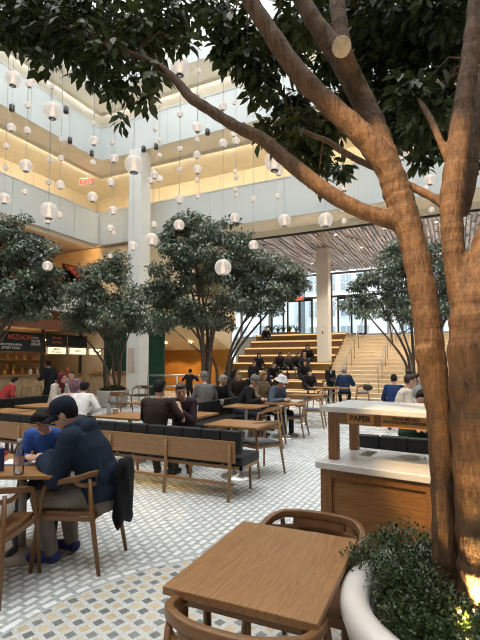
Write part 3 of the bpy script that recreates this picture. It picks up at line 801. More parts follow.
# long bench across
def bench(name, label, p0, p1, z_top=.80, rear_panel=True, legs=True, group=None, depth=.52, mirror=1, glow=None):
    """p0..p1 runs along the back; the seat lies on the left of p0->p1 times mirror"""
    p0, p1 = Vector(p0), Vector(p1); d = p1-p0; L = d.length; rz = math.atan2(d.y, d.x)
    T = thing(name, label, 'bench', (p0+p1)/2, rz, group); k = mirror; h = L/2
    n = max(3, round(L/.27))
    # padded back with tufted panels
    m = MB()
    for i in range(n):
        a = -h+L*i/n; m.box(((a+L/n/2), k*.055, z_top-.135), (L/n-.004, .085, .27))
    m.build('back_cushion', M_black, T, False, .022, 3)
    m = MB()
    for i in range(n):
        a = -h+L*i/n; m.box(((a+L/n/2), k*(depth/2+.05), .435), (L/n-.004, depth, .10))
    m.build('seat_cushion', M_black, T, False, .02, 3)
    MB().box2((-h+.12,-k*.012,.43),(h-.06,k*.012,.68)).build('back_panel', M_bench, T, False, .006)
    m = MB(); m.box2((-h,k*.04,.345),(h,k*.07,.385)); m.box2((-h,k*(depth+.0),.345),(h,k*(depth+.03),.385))
    m.box2((-h,k*.04,.345),(-h+.03,k*depth,.385)); m.box2((h-.03,k*.04,.345),(h,k*depth,.385)); m.build('seat_frame', M_bench, T)
    MB().box2((-h+.1,k*.02,.16),(h-.1,k*.05,.19)).build('stretcher', M_bench, T)
    if glow: MB().box2((glow[0],k*.075,.348),(glow[1],k*.10,.36)).build('under_seat_light', mat_emit('under_seat_lamp', (1,.62,.18), 16.0), T)
    nl = max(2, round(L/.95)+1)
    for i in range(nl):
        x = -h+.12+(L-.24)*i/(nl-1)
        MB().tube([(x,-k*.06,0),(x,-k*.02,.36),(x,-k*.035,.64)],[(.019,.022),(.022,.026),(.016,.02)],8).build('leg', M_bench, T, True)
        MB().tube([(x,k*(depth+.03),0),(x,k*(depth+.01),.37)],[.017,.021],8).build('leg', M_bench, T, True)
    return T
b1 = W(.0,5.16); d1 = Vector((1,0,0))
bench('slatted_bench', 'long oak bench with black padded back crossing the hall, seen from behind', b1-d1*5.6, b1, glow=(.4,2.0))
sY0, sY1 = W(-.74,8.9), W(.70,11.6)
bench('padded_settle', 'black tufted settle running toward the stairs with people seated on it', W(-1.05,8.25), W(.55,11.45), .82, group=None, mirror=-1)
bench('padded_settle', 'black padded settle at the left edge behind the second row of tables', W(-6.0,8.3), W(-4.55,11.2), .80, mirror=-1)
bench('padded_settle', 'short black padded bench back seen through the gap of the recycling station', W(1.20,4.80), W(3.2,3.85), .83, mirror=1)
# tables behind the bench
def ptable(px, py, w, d, label, rz=0.0, kind='steel', mat=None, z=.74):
    p = atz(px, py, z); p.z = 0
    return make_table('wooden_table', label, p, rz, w, d, mat or M_oak, kind, 'wooden tables on steel posts')
ptable(183, 413.5, .95, .75, 'wooden table with takeaway boxes between the two men behind the bench')
ptable(240, 423, .80, .66, 'wooden table at the right end of the long bench')
ptable(246, 405.5, .72, .62, 'wooden table before the man in the grey cap, middle of the row')
ptable(285, 402.5, .75, .62, 'wooden table before the person in the white bucket hat')
ptable(330, 387.5, 1.2, .60, 'small far table behind the man in the blue vest, near the stair foot')
ptable(8, 410.5, .85, .62, 'wooden table at the left edge, the lower one behind the bench', kind='tan')
ptable(42, 405.0, .80, .62, 'wooden table in front of the woman in the maroon headscarf', kind='tan')
ptable(38, 413.0, .95, .60, 'wooden table close behind the cap of the hoodie wearer', kind='tan')
ptable(130, 415.0, .90, .70, 'wooden table with small bottle and cup, left of the brown shirt', kind='tan')
ptable(152, 402.0, .9, .65, 'wooden table between the potted tree and the settle', kind='tan')
ptable(305, 394.5, .8, .6, 'far wooden table behind the empty pale chairs')
# pale chairs on the right of the tables
def pchair(px, py, heading, label, wood=None):
    p = atz(px, py, 0)
    return make_chair('pale_armchair' if not wood else 'dark_armchair', label, wood or M_lightwood, mat_plain('grey_seat_pad', (.10,.10,.11), .7) , p, head_to_rot(*heading), 'pale wooden armchairs', True)
pchair(259, 472, (-.55,.75), 'pale armchair at the right end of the long bench table, nearest of its row')
pchair(269, 446, (-.9,.2), 'pale armchair with dark seat pad, second from the bench end')
pchair(293, 436, (-.9,.35), 'pale armchair turned sideways, in front of the bucket hat table')
pchair(313, 427, (-.9,.3), 'pale armchair standing alone in the aisle before the stairs')
pchair(323, 409, (-.8,-.3), 'pale armchair behind the aisle chair, left of the far table')
pchair(341, 404, (.0,1), 'pale armchair under the man in the blue vest')
pchair(362, 404, (-.9,.2), 'pale armchair right of the man in the blue vest')
pchair(117, 405, (.6,.8), 'dark wood armchair left of the small potted tree', M_walnut)
pchair(141, 407, (-.3,-1), 'dark wood armchair right of the small potted tree', M_walnut)
pchair(120, 418, (.4,.9), 'dark wood armchair with its back toward the bench, before the small potted tree', M_walnut)
# recycling station
e2 = Vector((.561,.829)); rzS = head_to_rot(.561,.829)
o0 = W(.49,2.94)
ST = thing('recycling_station', 'oak recycling station with white stone counter and raised shelf', 'recycling station', o0, rzS)
LW, DP = 1.35, .62
m = MB(); m.box2((.03,.035,.04),(LW-.03,.055,.90)); m.box2((.03,DP-.05,.04),(LW-.03,DP-.03,.90)); m.box2((.03,.04,.04),(.05,DP-.04,.9)); m.box2((LW-.05,.04,.04),(LW-.03,DP-.04,.9)); m.box2((.04,.04,.03),(LW-.04,DP-.04,.06)); m.build('cabinet', M_oak, ST)
m = MB()
for x in (.03, LW/2, LW-.09):
    m.box2((x,.018,.0),(x+.075,.036,.905))
m.box2((.1,.02,.86),(LW-.1,.036,.905)); m.box2((.1,.02,.02),(LW-.1,.036,.10)); m.build('door_frame', M_oakZ, ST)
# counter slab with a real slot and a round hole (boolean cut)
slab = MB().box2((0,0,.91),(LW,DP,.955)).build('countertop', M_stone, ST, False)
cut = MB(); cut.box2((.17,.34,.8),(.25,.53,1.1)); cut.lathe([(.085,.8),(.085,1.1)],28,(.50,.46,0))
cu = cut.build('cutter', M_stone, ST)
bo = slab.modifiers.new('holes','BOOLEAN'); bo.object = cu; bo.operation = 'DIFFERENCE'; bo.solver = 'EXACT'
bpy.context.view_layer.update()
me = bpy.data.meshes.new_from_object(slab.evaluated_get(bpy.context.evaluated_depsgraph_get()))
slab.modifiers.clear(); slab.data = me; bpy.data.objects.remove(cu)
bv = slab.modifiers.new('bevel','BEVEL'); bv.width = .005; bv.limit_method = 'ANGLE'
m = MB(); m.box2((.13,.30,.2),(.29,.57,.22)); m.lathe([(.12,.20),(.12,.22)],20,(.50,.46,0)); m.build('hole_shade_plate', M_menu, ST)  # dark plates added under the openings to deepen their shade
MB().lathe([(.083,.90),(.085,.957),(.092,.9585),(.092,.955)],28,(.50,.46,0),False).build('hole_ring', M_steel, ST, True)
for x in (.05, LW-.12):
    for y in (.10, DP-.13): MB().box2((x,y,.955),(x+.06,y+.06,1.275)).build('upright', M_oakZ, ST, False, .004)
MB().box2((.02,.03,1.275),(LW-.02,DP-.03,1.312)).build('raised_shelf', M_stone, ST, False, .005)
M_label = mat_plain('orange_label_board', (.66,.32,.11), .5, .4, .1, 6)
M_ink = mat_plain('black_ink', (.02,.015,.012), .6)
MB().box2((.12,.10,1.195),(LW-.12,.112,1.275)).build('fascia', M_oak, ST)
MB().box2((.185,.094,1.203),(.36,.101,1.270)).build('label_plate', M_label, ST)
text_part('PAPER', .048, M_ink, ST, (.272,.092,1.237), (PI/2,0,0), sx=1.0, depth=.0012)
MB().box2((.405,.094,1.197),(.70,.101,1.270)).build('label_plate', M_label, ST)
text_part('GLASS, METALS\nPLASTICS, AND CARTONS', .0225, M_ink, ST, (.553,.092,1.242), (PI/2,0,0), sx=1.0, depth=.0012)

# ================================================================== SMALL THINGS
pt = lambda px, py: atz(px, py, .742)
M_clear = mat_glass('clear_plastic', (.80,.82,.84), .2, .1)
T = thing('water_bottle', 'clear plastic bottle with red and white label on the left table', 'bottle', W(-1.70,3.46,.742)); T.scale = (1.12,)*3
MB().lathe([(.030,0),(.034,.01),(.034,.13),(.033,.15),(.018,.195),(.013,.205),(.013,.215)],18).build('body', M_clear, T, True)
MB().lathe([(.0346,.06),(.0346,.125)],18,cap=False).build('wrapper', mat_plain('bottle_wrap', (.36,.22,.20), .5, .4, .6, 40), T, True)
MB().lathe([(.0155,.213),(.0155,.238)],14).build('cap', mat_plain('white_cap', (.45,.44,.43), .5), T, True)
p = W(-1.93,3.55,.742)
MBx = MB().box((0,0,.09),(.10,.09,.18)); tag(MBx.build('snack_box', mat_plain('navy_box', (.03,.045,.16), .4, .5, .5, 30), None, False, .006), 'upright navy box at the left picture edge on the table', 'box').location = p
for i,(px,py,w_) in enumerate(((26,463,'right of the bottle'),(5,455,'left of the bottle'))):
    q = pt(px,py); tag(MB().box((0,0,.016),(.032,.032,.032)).build('red_cube', mat_plain('red_plastic', (.62,.03,.03), .35), None, False, .003), 'small red cube on the left table, '+w_, 'cube', 'red cubes').location = q
T = thing('notebook', 'open white notebook under the boy\'s hands', 'notebook', W(-1.85,3.86,.742), YAW+.1)
for s in (-1,1): MB().box((s*.078,0,.006),(.152,.21,.010)).build('page', mat_plain('paper_white', (.78,.78,.76), .8), T)
MB().box((0,0,.001),(.32,.22,.003)).build('cover', mat_plain('notebook_cover', (.1,.2,.4), .6), T)
# takeaway boxes and cups on the bench table
def paper_box(p, rz, label, s=1.0):
    m = MB(); a, b, h = .06*s, .075*s, .055*s
    m.add([(-a,-a,0),(a,-a,0),(a,a,0),(-a,a,0),(-b,-b,h),(b,-b,h),(b,b,h),(-b,b,h),(-b*.93,-b*.93,h),(b*.93,-b*.93,h),(b*.93,b*.93,h),(-b*.93,b*.93,h),(-a*.9,-a*.9,.006),(a*.9,-a*.9,.006),(a*.9,a*.9,.006),(-a*.9,a*.9,.006)],
          [(3,2,1,0),(0,1,5,4),(1,2,6,5),(2,3,7,6),(3,0,4,7),(4,5,9,8),(5,6,10,9),(6,7,11,10),(7,4,8,11),(8,9,13,12),(9,10,14,13),(10,11,15,14),(11,8,12,15),(12,13,14,15)])
    o = tag(m.build('takeaway_box', mat_plain('white_card', (.70,.69,.66), .7)), label, 'food box'); o.location = p; o.rotation_euler.z = rz; return o
paper_box(pt(172,416), .3, 'open white takeaway box near the brown shirted man', 1.2)
paper_box(pt(183,412), -.2, 'open white takeaway box in front of the man leaning on his hand')
def cup(p, label, r=.04, h=.09, col=(.72,.70,.66)):
    m = MB().lathe([(r*.75,0),(r,h),(r*1.05,h+.004),(r*.92,h),(r*.68,.006)],14); o = tag(m.build('paper_cup', mat_plain('cup_%d' % int(col[0]*100), col, .6), None, True), label, 'cup'); o.location = p; return o
cup(pt(196,411), 'pale paper cup at the right end of the takeaway table')
cup(pt(115,414), 'pale paper cup on the table left of the brown shirt')
T = thing('sauce_bottle', 'small clear bottle beside the paper cup, behind the bench', 'bottle', pt(108.5,414.5))
MB().lathe([(.03,0),(.032,.01),(.032,.12),(.014,.17),(.014,.19)],12).build('body', mat_plain('pale_bottle', (.42,.44,.46), .2, .6), T, True); MB().lathe([(.016,.188),(.016,.21)],10).build('cap', M_menu, T, True)
paper_box(pt(288,402), .4, 'crumpled white food wrapper box before the bucket hat', .9)
cup(pt(222,404.5), 'paper cup on the table before the man in the grey cap')
# jacket hung on the hoodie wearer's chair, bag by the left chair
def drape(name, label, cat, c, rz, w, h, t, mat, seed, taper=.85):
    rr = random.Random(seed); N, Mz = 20, 10; vs = []; fs = []
    for j in range(Mz+1):
        z = h*j/Mz; k = taper+(1-taper)*(1-j/Mz)
        for i in range(N):
            a = 2*PI*i/N; q = 1+.16*math.sin(5*a+seed+j*.4)+.08*math.sin(9*a+j)
            e = .75 if j in (0,Mz) else 1
            vs.append((w/2*math.cos(a)*k*q*e, t/2*math.sin(a)*k*q*e, z+.03*math.sin(3*a+seed)*(1-j/Mz)))
    for j in range(Mz):
        for i in range(N): fs.append((j*N+i, j*N+(i+1)%N, (j+1)*N+(i+1)%N, (j+1)*N+i))
    fs.append(tuple(range(N-1,-1,-1))); fs.append(tuple(Mz*N+i for i in range(N)))
    o = tag(MB().add(vs, fs).build(name, mat, None, True), label, cat); o.location = c; o.rotation_euler.z = rz; return o
jk = W(-.955,3.72,.30)
drape('jacket', 'black jacket hanging over the back of the hoodie wearer\'s chair', 'jacket', jk, head_to_rot(-.98,.18)+.15, .42, .50, .11, mat_plain('black_nylon', (.008,.008,.010), .75, .12, .2, 8, .2), 2)
T = thing('carrier_bag', 'white plastic carrier bag with orange print on the seat of the left chair', 'bag', W(-1.80,3.25,.455), .3)
m = MB(); m.ball((0,0,.12),(.17,.13,.13),16,10)
rrb = random.Random(4); m.v = [(x+.012*rrb.uniform(-1,1)+.015*math.sin(14*z), y+.012*rrb.uniform(-1,1), max(0,z)) for x,y,z in m.v]
m.build('sack', mat_plain('white_plastic_film', (.72,.70,.68), .4, .4, .12, 20), T, True)
MB().tube([(-.06,0,.23),(-.05,0,.33),(.0,0,.37),(.05,0,.33),(.06,0,.23)], [.02,.012,.01,.012,.02], 8).build('handle', MATS['white_plastic_film'], T, True)
m = MB()
for i in range(4): m.ball((-.02+.03*i,-.125+.004*i,.09+.025*(i%2)),(.02,.008,.014),8,6)
m.build('print', mat_plain('orange_print', (.62,.22,.05), .5), T)
# ================================================================== TREES
def remesh(mb, voxel, smooth=2, sub=0):
    me = mb.mesh('tmp'); o = bpy.data.objects.new('tmp', me); COL.objects.link(o)
    r = o.modifiers.new('r','REMESH'); r.mode = 'VOXEL'; r.voxel_size = voxel; r.use_smooth_shade = True
    if smooth: s = o.modifiers.new('s','SMOOTH'); s.iterations = smooth; s.factor = .5
    bpy.context.view_layer.update()
    dg = bpy.context.evaluated_depsgraph_get()
    m2 = bpy.data.meshes.new_from_object(o.evaluated_get(dg))
    bpy.data.objects.remove(o); bpy.data.meshes.remove(me)
    for p in m2.polygons: p.use_smooth = True
    return m2
def link_mesh(name, me, mat, parent=None):
    me.name = name; me.materials.clear(); me.materials.append(mat)
    o = bpy.data.objects.new(name, me); COL.objects.link(o); o.parent = parent; return o
def smooth_path(pts, rads, n=6):
    """Catmull-Rom through points"""
    P = [Vector(p) for p in pts]; P = [P[0]*2-P[1]]+P+[P[-1]*2-P[-2]]; R = [rads[0]]+list(rads)+[rads[-1]]
    out, ro = [], []
    for i in range(1, len(P)-2):
        for k in range(n):
            t = k/n; a, b, c, d = P[i-1:i+3]
            out.append(.5*((2*b)+(c-a)*t+(2*a-5*b+4*c-d)*t*t+(3*b-a-3*c+d)*t**3)); ro.append(R[i]+(R[i+1]-R[i])*t)
    out.append(P[-2]); ro.append(R[-2]); return out, ro
def leaf_template(style):
    if style == 'real':     # pointed leaf folded along its midrib, six points
        v = np.array([(0,0,0),(.20,.30,.05),(.24,.58,.06),(0,1,-.06),(-.24,.58,.06),(-.20,.30,.05),(0,.33,0),(0,.62,-.01)], float)
        f = np.array([(0,1,6,6),(1,2,7,6),(2,3,7,7),(0,6,5,5),(6,7,4,5),(7,3,4,4)])
        f = np.array([(0,1,2,7),(2,3,7,7),(0,7,4,5),(7,3,4,4)])
        v2 = np.array([(0,0,0),(.17,.22,.035),(.25,.52,.05),(0,1.0,-.08),(-.25,.52,.05),(-.17,.22,.035),(.0,.5,0)])
        f2 = np.array([(0,1,2,6),(6,2,3,3),(0,6,4,5),(6,3,4,4)])
        return v2, np.array([(0,1,6),(1,2,6),(2,3,6),(0,6,5),(6,4,5),(6,3,4)])
    v = np.array([(0,0,0),(.26,.5,.06),(0,1,-.05),(-.26,.5,.06)]); return v, np.array([(0,1,2),(0,2,3)])
def leaves_mesh(name, pos, dirs, ups, size, mat, parent, style):
    v, f = leaf_template(style); n = len(pos)
    y = dirs/np.linalg.norm(dirs, axis=1, keepdims=True)
    x = np.cross(y, ups); x /= np.maximum(1e-6, np.linalg.norm(x, axis=1, keepdims=True)); z = np.cross(x, y)
    V = pos[:,None,:]+size[:,None,None]*(v[None,:,0:1]*x[:,None,:]+v[None,:,1:2]*y[:,None,:]+v[None,:,2:3]*z[:,None,:])
    F = f[None]+(np.arange(n)*len(v))[:,None,None]
    return fast_mesh(name, V.reshape(-1,3), F.reshape(-1,3), mat, parent, False, 3)
def blob_leaves(blobs, n, rs, shell=.55, droop=.55, jit=.10):
    """random points in the outer shell of ellipsoids, leaves pointing outward and down"""
    b = np.array(blobs, float); vol = b[:,3]*b[:,4]*b[:,5]; w = vol**(2/3); w /= w.sum()
    k = rs.choice(len(b), n, p=w)
    d = rs.normal(size=(n,3)); d /= np.linalg.norm(d, axis=1, keepdims=True)
    r = shell+(1-shell)*rs.rand(n)**.6
    r *= 1+jit*rs.normal(size=n)
    pos = b[k,:3]+d*r[:,None]*b[k,3:6]
    dirs = d*np.array([1,1,.5])+rs.normal(size=(n,3))*.55; dirs[:,2] -= droop
    ups = rs.normal(size=(n,3))*.38+np.array([0,0,1.0])+d*.4
    return pos, dirs, ups
# ---------- the big forked ficus of the foreground
M_bark = None
def mat_bark(name, c1, c2, c3, sc=1.0, bs=.9):
    t = NT(name); v = t.coords((14*sc,14*sc,4*sc))
    n = t.noise(v, 2.2, 6, .65, .5); n2 = t.noise(t.coords((60*sc,60*sc,18*sc)), 1.5, 4, .6); ring = t.noise(t.coords((3,3,26)), 1.3, 2)
    f = t.math('MULTIPLY_ADD', n, .6, t.math('MULTIPLY', n2, .4))
    c = t.ramp(f, [(.34,c1),(.5,c2),(.68,c3)])
    hgt = t.math('ADD', f, t.math('MULTIPLY', ring, .35))
    return t.done(t.principled(Base_Color=c, Roughness=.75, Normal=t.bump(hgt, bs, .02)))
M_bark = mat_bark('ficus_bark', (.034,.017,.008), (.095,.048,.019), (.175,.096,.042))
def px_path(lst):                       # (px, py, forward distance, width in photograph pixels)
    pts = [at(a,b,F) for a,b,F,w in lst]; rad = [w/2*F/FPX for a,b,F,w in lst]; return smooth_path(pts, rad, 7)
wood = MB(); rb = random.Random(12)
def limb(lst, seg=14):
    p, r = px_path(lst)
    r = [q*(1+.035*math.sin(i*1.7+lst[0][0])+.03*rb.uniform(-1,1)) for i, q in enumerate(r)]
    wood.tube(p, r, seg)
limb([(448,596,1.85,30),(447,560,1.85,27),(444,500,1.86,24),(440,430,1.88,24),(436,390,1.89,25),(432,365,1.90,29),(428,330,1.91,27),(421,280,1.95,27),(412,240,1.99,26),(404,212,2.02,27),(397,192,2.05,29)])
limb([(397,192,2.05,29),(388,168,2.06,26),(365,138,2.08,24),(335,110,2.1,22),(300,75,2.12,20),(270,32,2.14,18),(246,-6,2.16,16),(215,-60,2.2,13)])
limb([(394,185,2.07,26),(384,150,2.13,23),(371,118,2.18,23),(352,80,2.22,23),(333,48,2.25,21),(312,18,2.27,18),(292,-20,2.3,16),(270,-70,2.3,12)])
limb([(358,88,2.2,20),(348,66,2.13,19),(343,50,2.09,18),(341,44,2.07,17)])           # sawn stub
limb([(350,78,2.26,16),(344,50,2.30,16),(339,20,2.34,17),(335,-20,2.4,15),(330,-70,2.5,12)])
limb([(400,222,2.02,20),(384,218,2.04,18),(362,211,2.07,16),(335,197,2.1,16),(305,175,2.15,16),(283,157,2.2,15),(262,139,2.25,14),(235,126,2.3,12),(208,109,2.36,11),(190,97,2.42,11),(178,83,2.46,9),(160,67,2.5,8),(135,55,2.55,6),(105,45,2.6,5)])
limb([(425,345,1.88,22),(428,356,1.885,26),(433,366,1.89,22)])        # swelling on the left stem
wood_left = wood; wood = MB()
limb([(488,604,1.74,52),(484,560,1.74,48),(480,490,1.75,47),(478,420,1.76,52),(476,350,1.77,52),(478,306,1.79,50),(486,268,1.81,42),(497,225,1.83,34),(514,170,1.86,30)])
limb([(470,345,1.80,24),(461,305,1.83,22),(455,265,1.86,21),(452,225,1.88,22),(453,190,1.90,24),(458,150,1.92,23),(464,105,1.94,21),(470,60,1.96,19),(475,15,1.98,17),(479,-40,2.0,14)])
limb([(463,215,1.98,11),(470,185,2.0,12),(474,150,2.03,12),(480,110,2.06,12),(486,60,2.1,11)])
limb([(450,208,1.90,12),(432,197,1.98,9),(410,186,2.08,8),(385,172,2.16,8),(360,161,2.22,7),(340,150,2.28,7),(328,141,2.32,6),(310,134,2.4,5),(295,124,2.5,4)],10)
limb([(453,168,1.93,11),(442,145,1.98,8),(432,122,2.05,7),(424,108,2.10,6),(418,99,2.14,4)],10)
wm = remesh(wood_left, .0085, 2); wm2 = remesh(wood, .0085, 2)
FT = thing('ficus_tree', 'tall forked fig tree in the white planter, trunks rising at right foreground', 'tree', W(.93,1.80,.62))
inv = Matrix.Translation(-FT.location)
wm.transform(inv); link_mesh('trunk', wm, M_bark, FT); wm2.transform(inv); link_mesh('trunk', wm2, M_bark, FT)
q = at(342,47,2.055); d = (at(341,40,2.0)-at(352,70,2.15)).normalized()
st = MB().lathe([(.0,0),(.040,0),(.047,.006),(.044,.012),(.02,.013),(0,.013)],16).build('sawn_end', mat_plain('pale_cut_wood', (.50,.40,.29), .8, .2, .2, 60), FT, True, label='pale sawn branch end')
tq = (Vector((0,0,0))+W(-.35,-.75,-.45)).normalized(); st.rotation_mode = 'QUATERNION'; st.rotation_quaternion = tq.to_track_quat('Z','Y'); st.location = inv @ (q+tq*.004)
# foliage: clumps along twigs
rs = np.random.RandomState(21)
def clump(px, py, F, rx, ry):           # radii in photograph pixels
    p = at(px, py, F); return (p.x, p.y, p.z, rx*F/FPX, rx*F/FPX*1.1, ry*F/FPX)
cl = []
for a in [(10,10,2.9,40,26),(22,38,2.75,20,15),(50,22,2.8,42,24),(40,60,2.7,10,13),(75,40,2.75,34,22),(95,18,2.9,40,22),(108,58,2.65,26,20),(86,70,2.7,12,14),(135,35,2.7,34,24),(128,84,2.6,14,18),(112,86,2.6,10,14),(150,72,2.55,14,16),(165,22,2.8,26,22),(146,100,2.55,7,14),(121,118,2.55,4,12),(182,40,2.7,12,12),(185,10,2.9,26,12),(30,8,3.1,50,20),(70,4,3.2,60,16),(140,6,3.0,50,14),(6,30,2.7,10,16)]: cl.append(clump(*a))
c1 = list(cl); cl2 = []
for a in [(415,92,2.25,24,18),(430,110,2.3,18,14),(300,122,2.5,14,12),(215,8,2.7,20,14),(232,30,2.5,22,26),(248,58,2.45,18,20),(222,50,2.5,10,14),(262,84,2.5,14,20),(270,50,2.6,20,24),(300,18,2.7,26,22),(275,128,2.7,24,10),(300,140,2.7,22,14),(322,128,2.8,22,22),(318,160,2.7,14,12),(300,110,2.9,20,16),(318,178,2.6,5,14),(285,100,2.8,16,12),(340,170,3.0,10,8),
          (370,30,3.0,40,36),(420,30,3.0,40,36),(455,40,2.8,24,34),(395,80,3.1,44,34),(435,95,3.1,34,30),(380,120,3.0,20,18),(405,130,2.9,22,16),(440,140,2.9,18,14),(350,100,3.3,22,22),(330,60,3.3,20,26),(470,110,3.0,20,30),(420,160,2.7,12,12),(400,10,2.7,60,20),(450,5,2.5,40,20),(330,8,3.1,30,16),(470,160,3.0,14,14),(290,45,3.2,20,22),(425,120,2.6,20,14),(378,145,2.8,9,10)]: cl2.append(clump(*a))
pos, dirs, ups = blob_leaves(c1, 4200, rs, .15, .9, .24); p2, d2, u2 = blob_leaves(cl2, 9500, rs, .15, .8, .24)
pos = np.concatenate([pos,p2]); dirs = np.concatenate([dirs,d2]); ups = np.concatenate([ups,u2])
loc = np.array(FT.location)
M_leafF = mat_leaf('ficus_leaf', (.024,.036,.011), (.078,.10,.03), .46, .3, .14, 2.0)
leaves_mesh('foliage', pos-loc, dirs, ups, rs.uniform(.055,.10,len(pos)), M_leafF, FT, 'real')
tw = MB()
def nearest_twig(c, roots):
    c = Vector(c[:3]); r = min(roots, key=lambda q: (q-c).length); mid = (r+c)/2+Vector((0,0,.10))
    tw.tube([r-Vector(loc), mid-Vector(loc), c-Vector(loc)], [.005,.004,.002], 6)
rt1 = [at(135,55,2.55), at(105,45,2.6), at(160,67,2.5), at(178,83,2.46)]; rt2 = [at(270,32,2.14), at(246,-6,2.16), at(335,-20,2.4), at(295,124,2.5), at(486,60,2.1), at(328,141,2.32), at(478,-40,2.0), at(292,-20,2.3)]
for c in c1: nearest_twig(c, rt1)
for c in cl2: nearest_twig(c, rt2)
tw.build('twigs', M_bark, FT, True)
# ---------- planter with box shrub
PC = W(.94,1.66)
PL = thing('planter', 'round glossy white planter in the lower right corner holding the fig tree', 'planter', PC)
M_pot = mat_plain('glazed_white', (.62,.57,.53), .16, .55, .05, 4)
MB().lathe([(.34,0),(.36,.02),(.44,.25),(.51,.48),(.55,.62),(.567,.665),(.562,.70),(.54,.722),(.505,.728),(.475,.718),(.455,.69),(.447,.64),(.445,.60),(.0,.60)],64).build('bowl', M_pot, PL, True)
MB().lathe([(.443,.60),(.44,.63),(.30,.66),(0,.67)],32,cap=False).build('soil', M_soil, PL, True)
SH = thing('box_shrub', 'low dense dark green box shrub filling the white planter', 'shrub', (PC.x, PC.y, .62))
bl = []
for r_, f_, z_, a_, h_ in [(.70,1.93,.72,.20,.15),(.65,1.78,.74,.15,.11),(.76,2.05,.74,.18,.13),(.88,1.98,.72,.18,.12),(.68,1.64,.71,.14,.10),(.75,1.66,.69,.18,.10),(.83,1.50,.69,.17,.09),(.93,1.47,.68,.18,.10),(.74,1.52,.69,.11,.08),(.84,1.38,.68,.12,.08),(.69,1.46,.67,.10,.07),(.62,1.58,.68,.09,.07),(.56,1.61,.70,.09,.07),(.60,1.49,.69,.09,.07),(.69,1.38,.69,.10,.07),(1.0,1.42,.68,.2,.1),(1.02,1.58,.67,.18,.08),(.54,1.96,.75,.07,.06),(.52,2.02,.73,.07,.06),(1.15,1.6,.68,.16,.08),(.66,2.08,.70,.14,.12),(.86,1.62,.67,.15,.09),(1.1,1.95,.7,.2,.12)]:
    p = W(r_, f_, z_); bl.append((p.x, p.y, p.z, a_, a_, h_))
rs2 = np.random.RandomState(5)
pos, dirs, ups = blob_leaves(bl, 20000, rs2, .45, -.35)
# keep clear of both trunks
keep = np.ones(len(pos), bool)
for px, py, F, rr_ in ((448,570,1.83,.085),(480,570,1.73,.11)):
    c = at(px, py, F); keep &= ((pos[:,0]-c.x)**2+(pos[:,1]-c.y)**2) > rr_**2
pos, dirs, ups = pos[keep], dirs[keep], ups[keep]
M_box = mat_leaf('box_leaf', (.014,.030,.008), (.050,.088,.024), .38, .5, .15, 6.0)
loc = np.array(SH.location)
leaves_mesh('foliage', pos-loc, dirs, ups, rs2.uniform(.013,.021,len(pos)), M_box, SH, 'quad')
m = MB(); rr = random.Random(8)
for i in range(170):
    b = bl[rr.randrange(len(bl))]; a = rr.uniform(0,2*PI); k = rr.uniform(.5,1.02); e = rr.uniform(.2,1.2)
    tip = Vector((b[0]+b[3]*k*math.cos(a)*math.cos(e), b[1]+b[3]*k*math.sin(a)*math.cos(e), b[2]+b[5]*k*math.sin(e)))
    rt = Vector((b[0]+.03*math.cos(a), b[1]+.03*math.sin(a), .66)); q = Vector(loc)
    m.tube([rt-q, (rt+tip)/2-q+Vector((0,0,.02)), tip-q], [.003,.0024,.0015], 5)
m.build('stems', mat_plain('box_stem', (.06,.07,.03), .7), SH)
# uplights in the planter
def uplight(name, label, p, target, energy, spot, col=(1,.62,.24)):
    T = thing('uplight', label, 'spotlight', p); d = (Vector(target)-Vector(p)).normalized(); q = d.to_track_quat('Z','Y')
    m = MB().lathe([(.022,-.05),(.028,-.045),(.03,0),(.025,.0),(.024,-.008),(0,-.008)],14); o = m.build('can', M_metal, T, True); o.rotation_mode = 'QUATERNION'; o.rotation_quaternion = q
    o2 = MB().lathe([(0,-.006),(.023,-.006),(.023,-.004),(0,-.004)],14).build('lens', mat_emit('uplight_lens', (1,.7,.35), 3.0), T); o2.rotation_mode = 'QUATERNION'; o2.rotation_quaternion = q
    MB().tube([(0,0,-.04),(0,0,-.14)], .006, 6).build('spike', M_metal, T)
    L = bpy.data.lights.new('uplight_lamp','SPOT'); L.energy = energy; L.color = col; L.spot_size = R_(spot); L.spot_blend = .6; L.shadow_soft_size = .02
    lo = bpy.data.objects.new('uplight_lamp', L); COL.objects.link(lo); lo.location = Vector(p)+d*.012; lo.rotation_mode = 'QUATERNION'; lo.rotation_quaternion = (-d).to_track_quat('Z','Y')
    return T
uplight('uplight', 'small uplight between the two trunks glowing at the foot of the right one', W(.862,1.66,.70), W(.95,1.80,2.6), 50, 85)
uplight('uplight', 'small uplight added unseen in the shrub to light the left trunk', W(.74,1.50,.70), at(408,190,2.0), 110, 46)  # second uplight, added to brighten the left stem

# unseen spotlight on a cable, added to light the left stem
p = W(-.9,.55,4.6); tg = at(410,232,1.98)
T = thing('spotlight', 'unseen warm spotlight added overhead to light the left stem', 'spotlight', p)
d = (tg-p).normalized(); q = d.to_track_quat('Z','Y')
o = MB().lathe([(.03,-.14),(.05,-.12),(.055,0),(.048,0),(.045,-.03),(0,-.03)],16).build('can', M_metal, T, True); o.rotation_mode = 'QUATERNION'; o.rotation_quaternion = q
MB().tube([(0,0,0),(0,0,ZT-p.z)], .005, 6).build('cable', M_metal, T)
L = bpy.data.lights.new('added_stem_lamp','SPOT'); L.energy = 1150; L.color = (1,.66,.34); L.spot_size = R_(19); L.spot_blend = .5; L.shadow_soft_size = .03
lo = bpy.data.objects.new('added_stem_lamp', L); COL.objects.link(lo); lo.location = p+d*.01; lo.rotation_mode = 'QUATERNION'; lo.rotation_quaternion = (-d).to_track_quat('Z','Y')
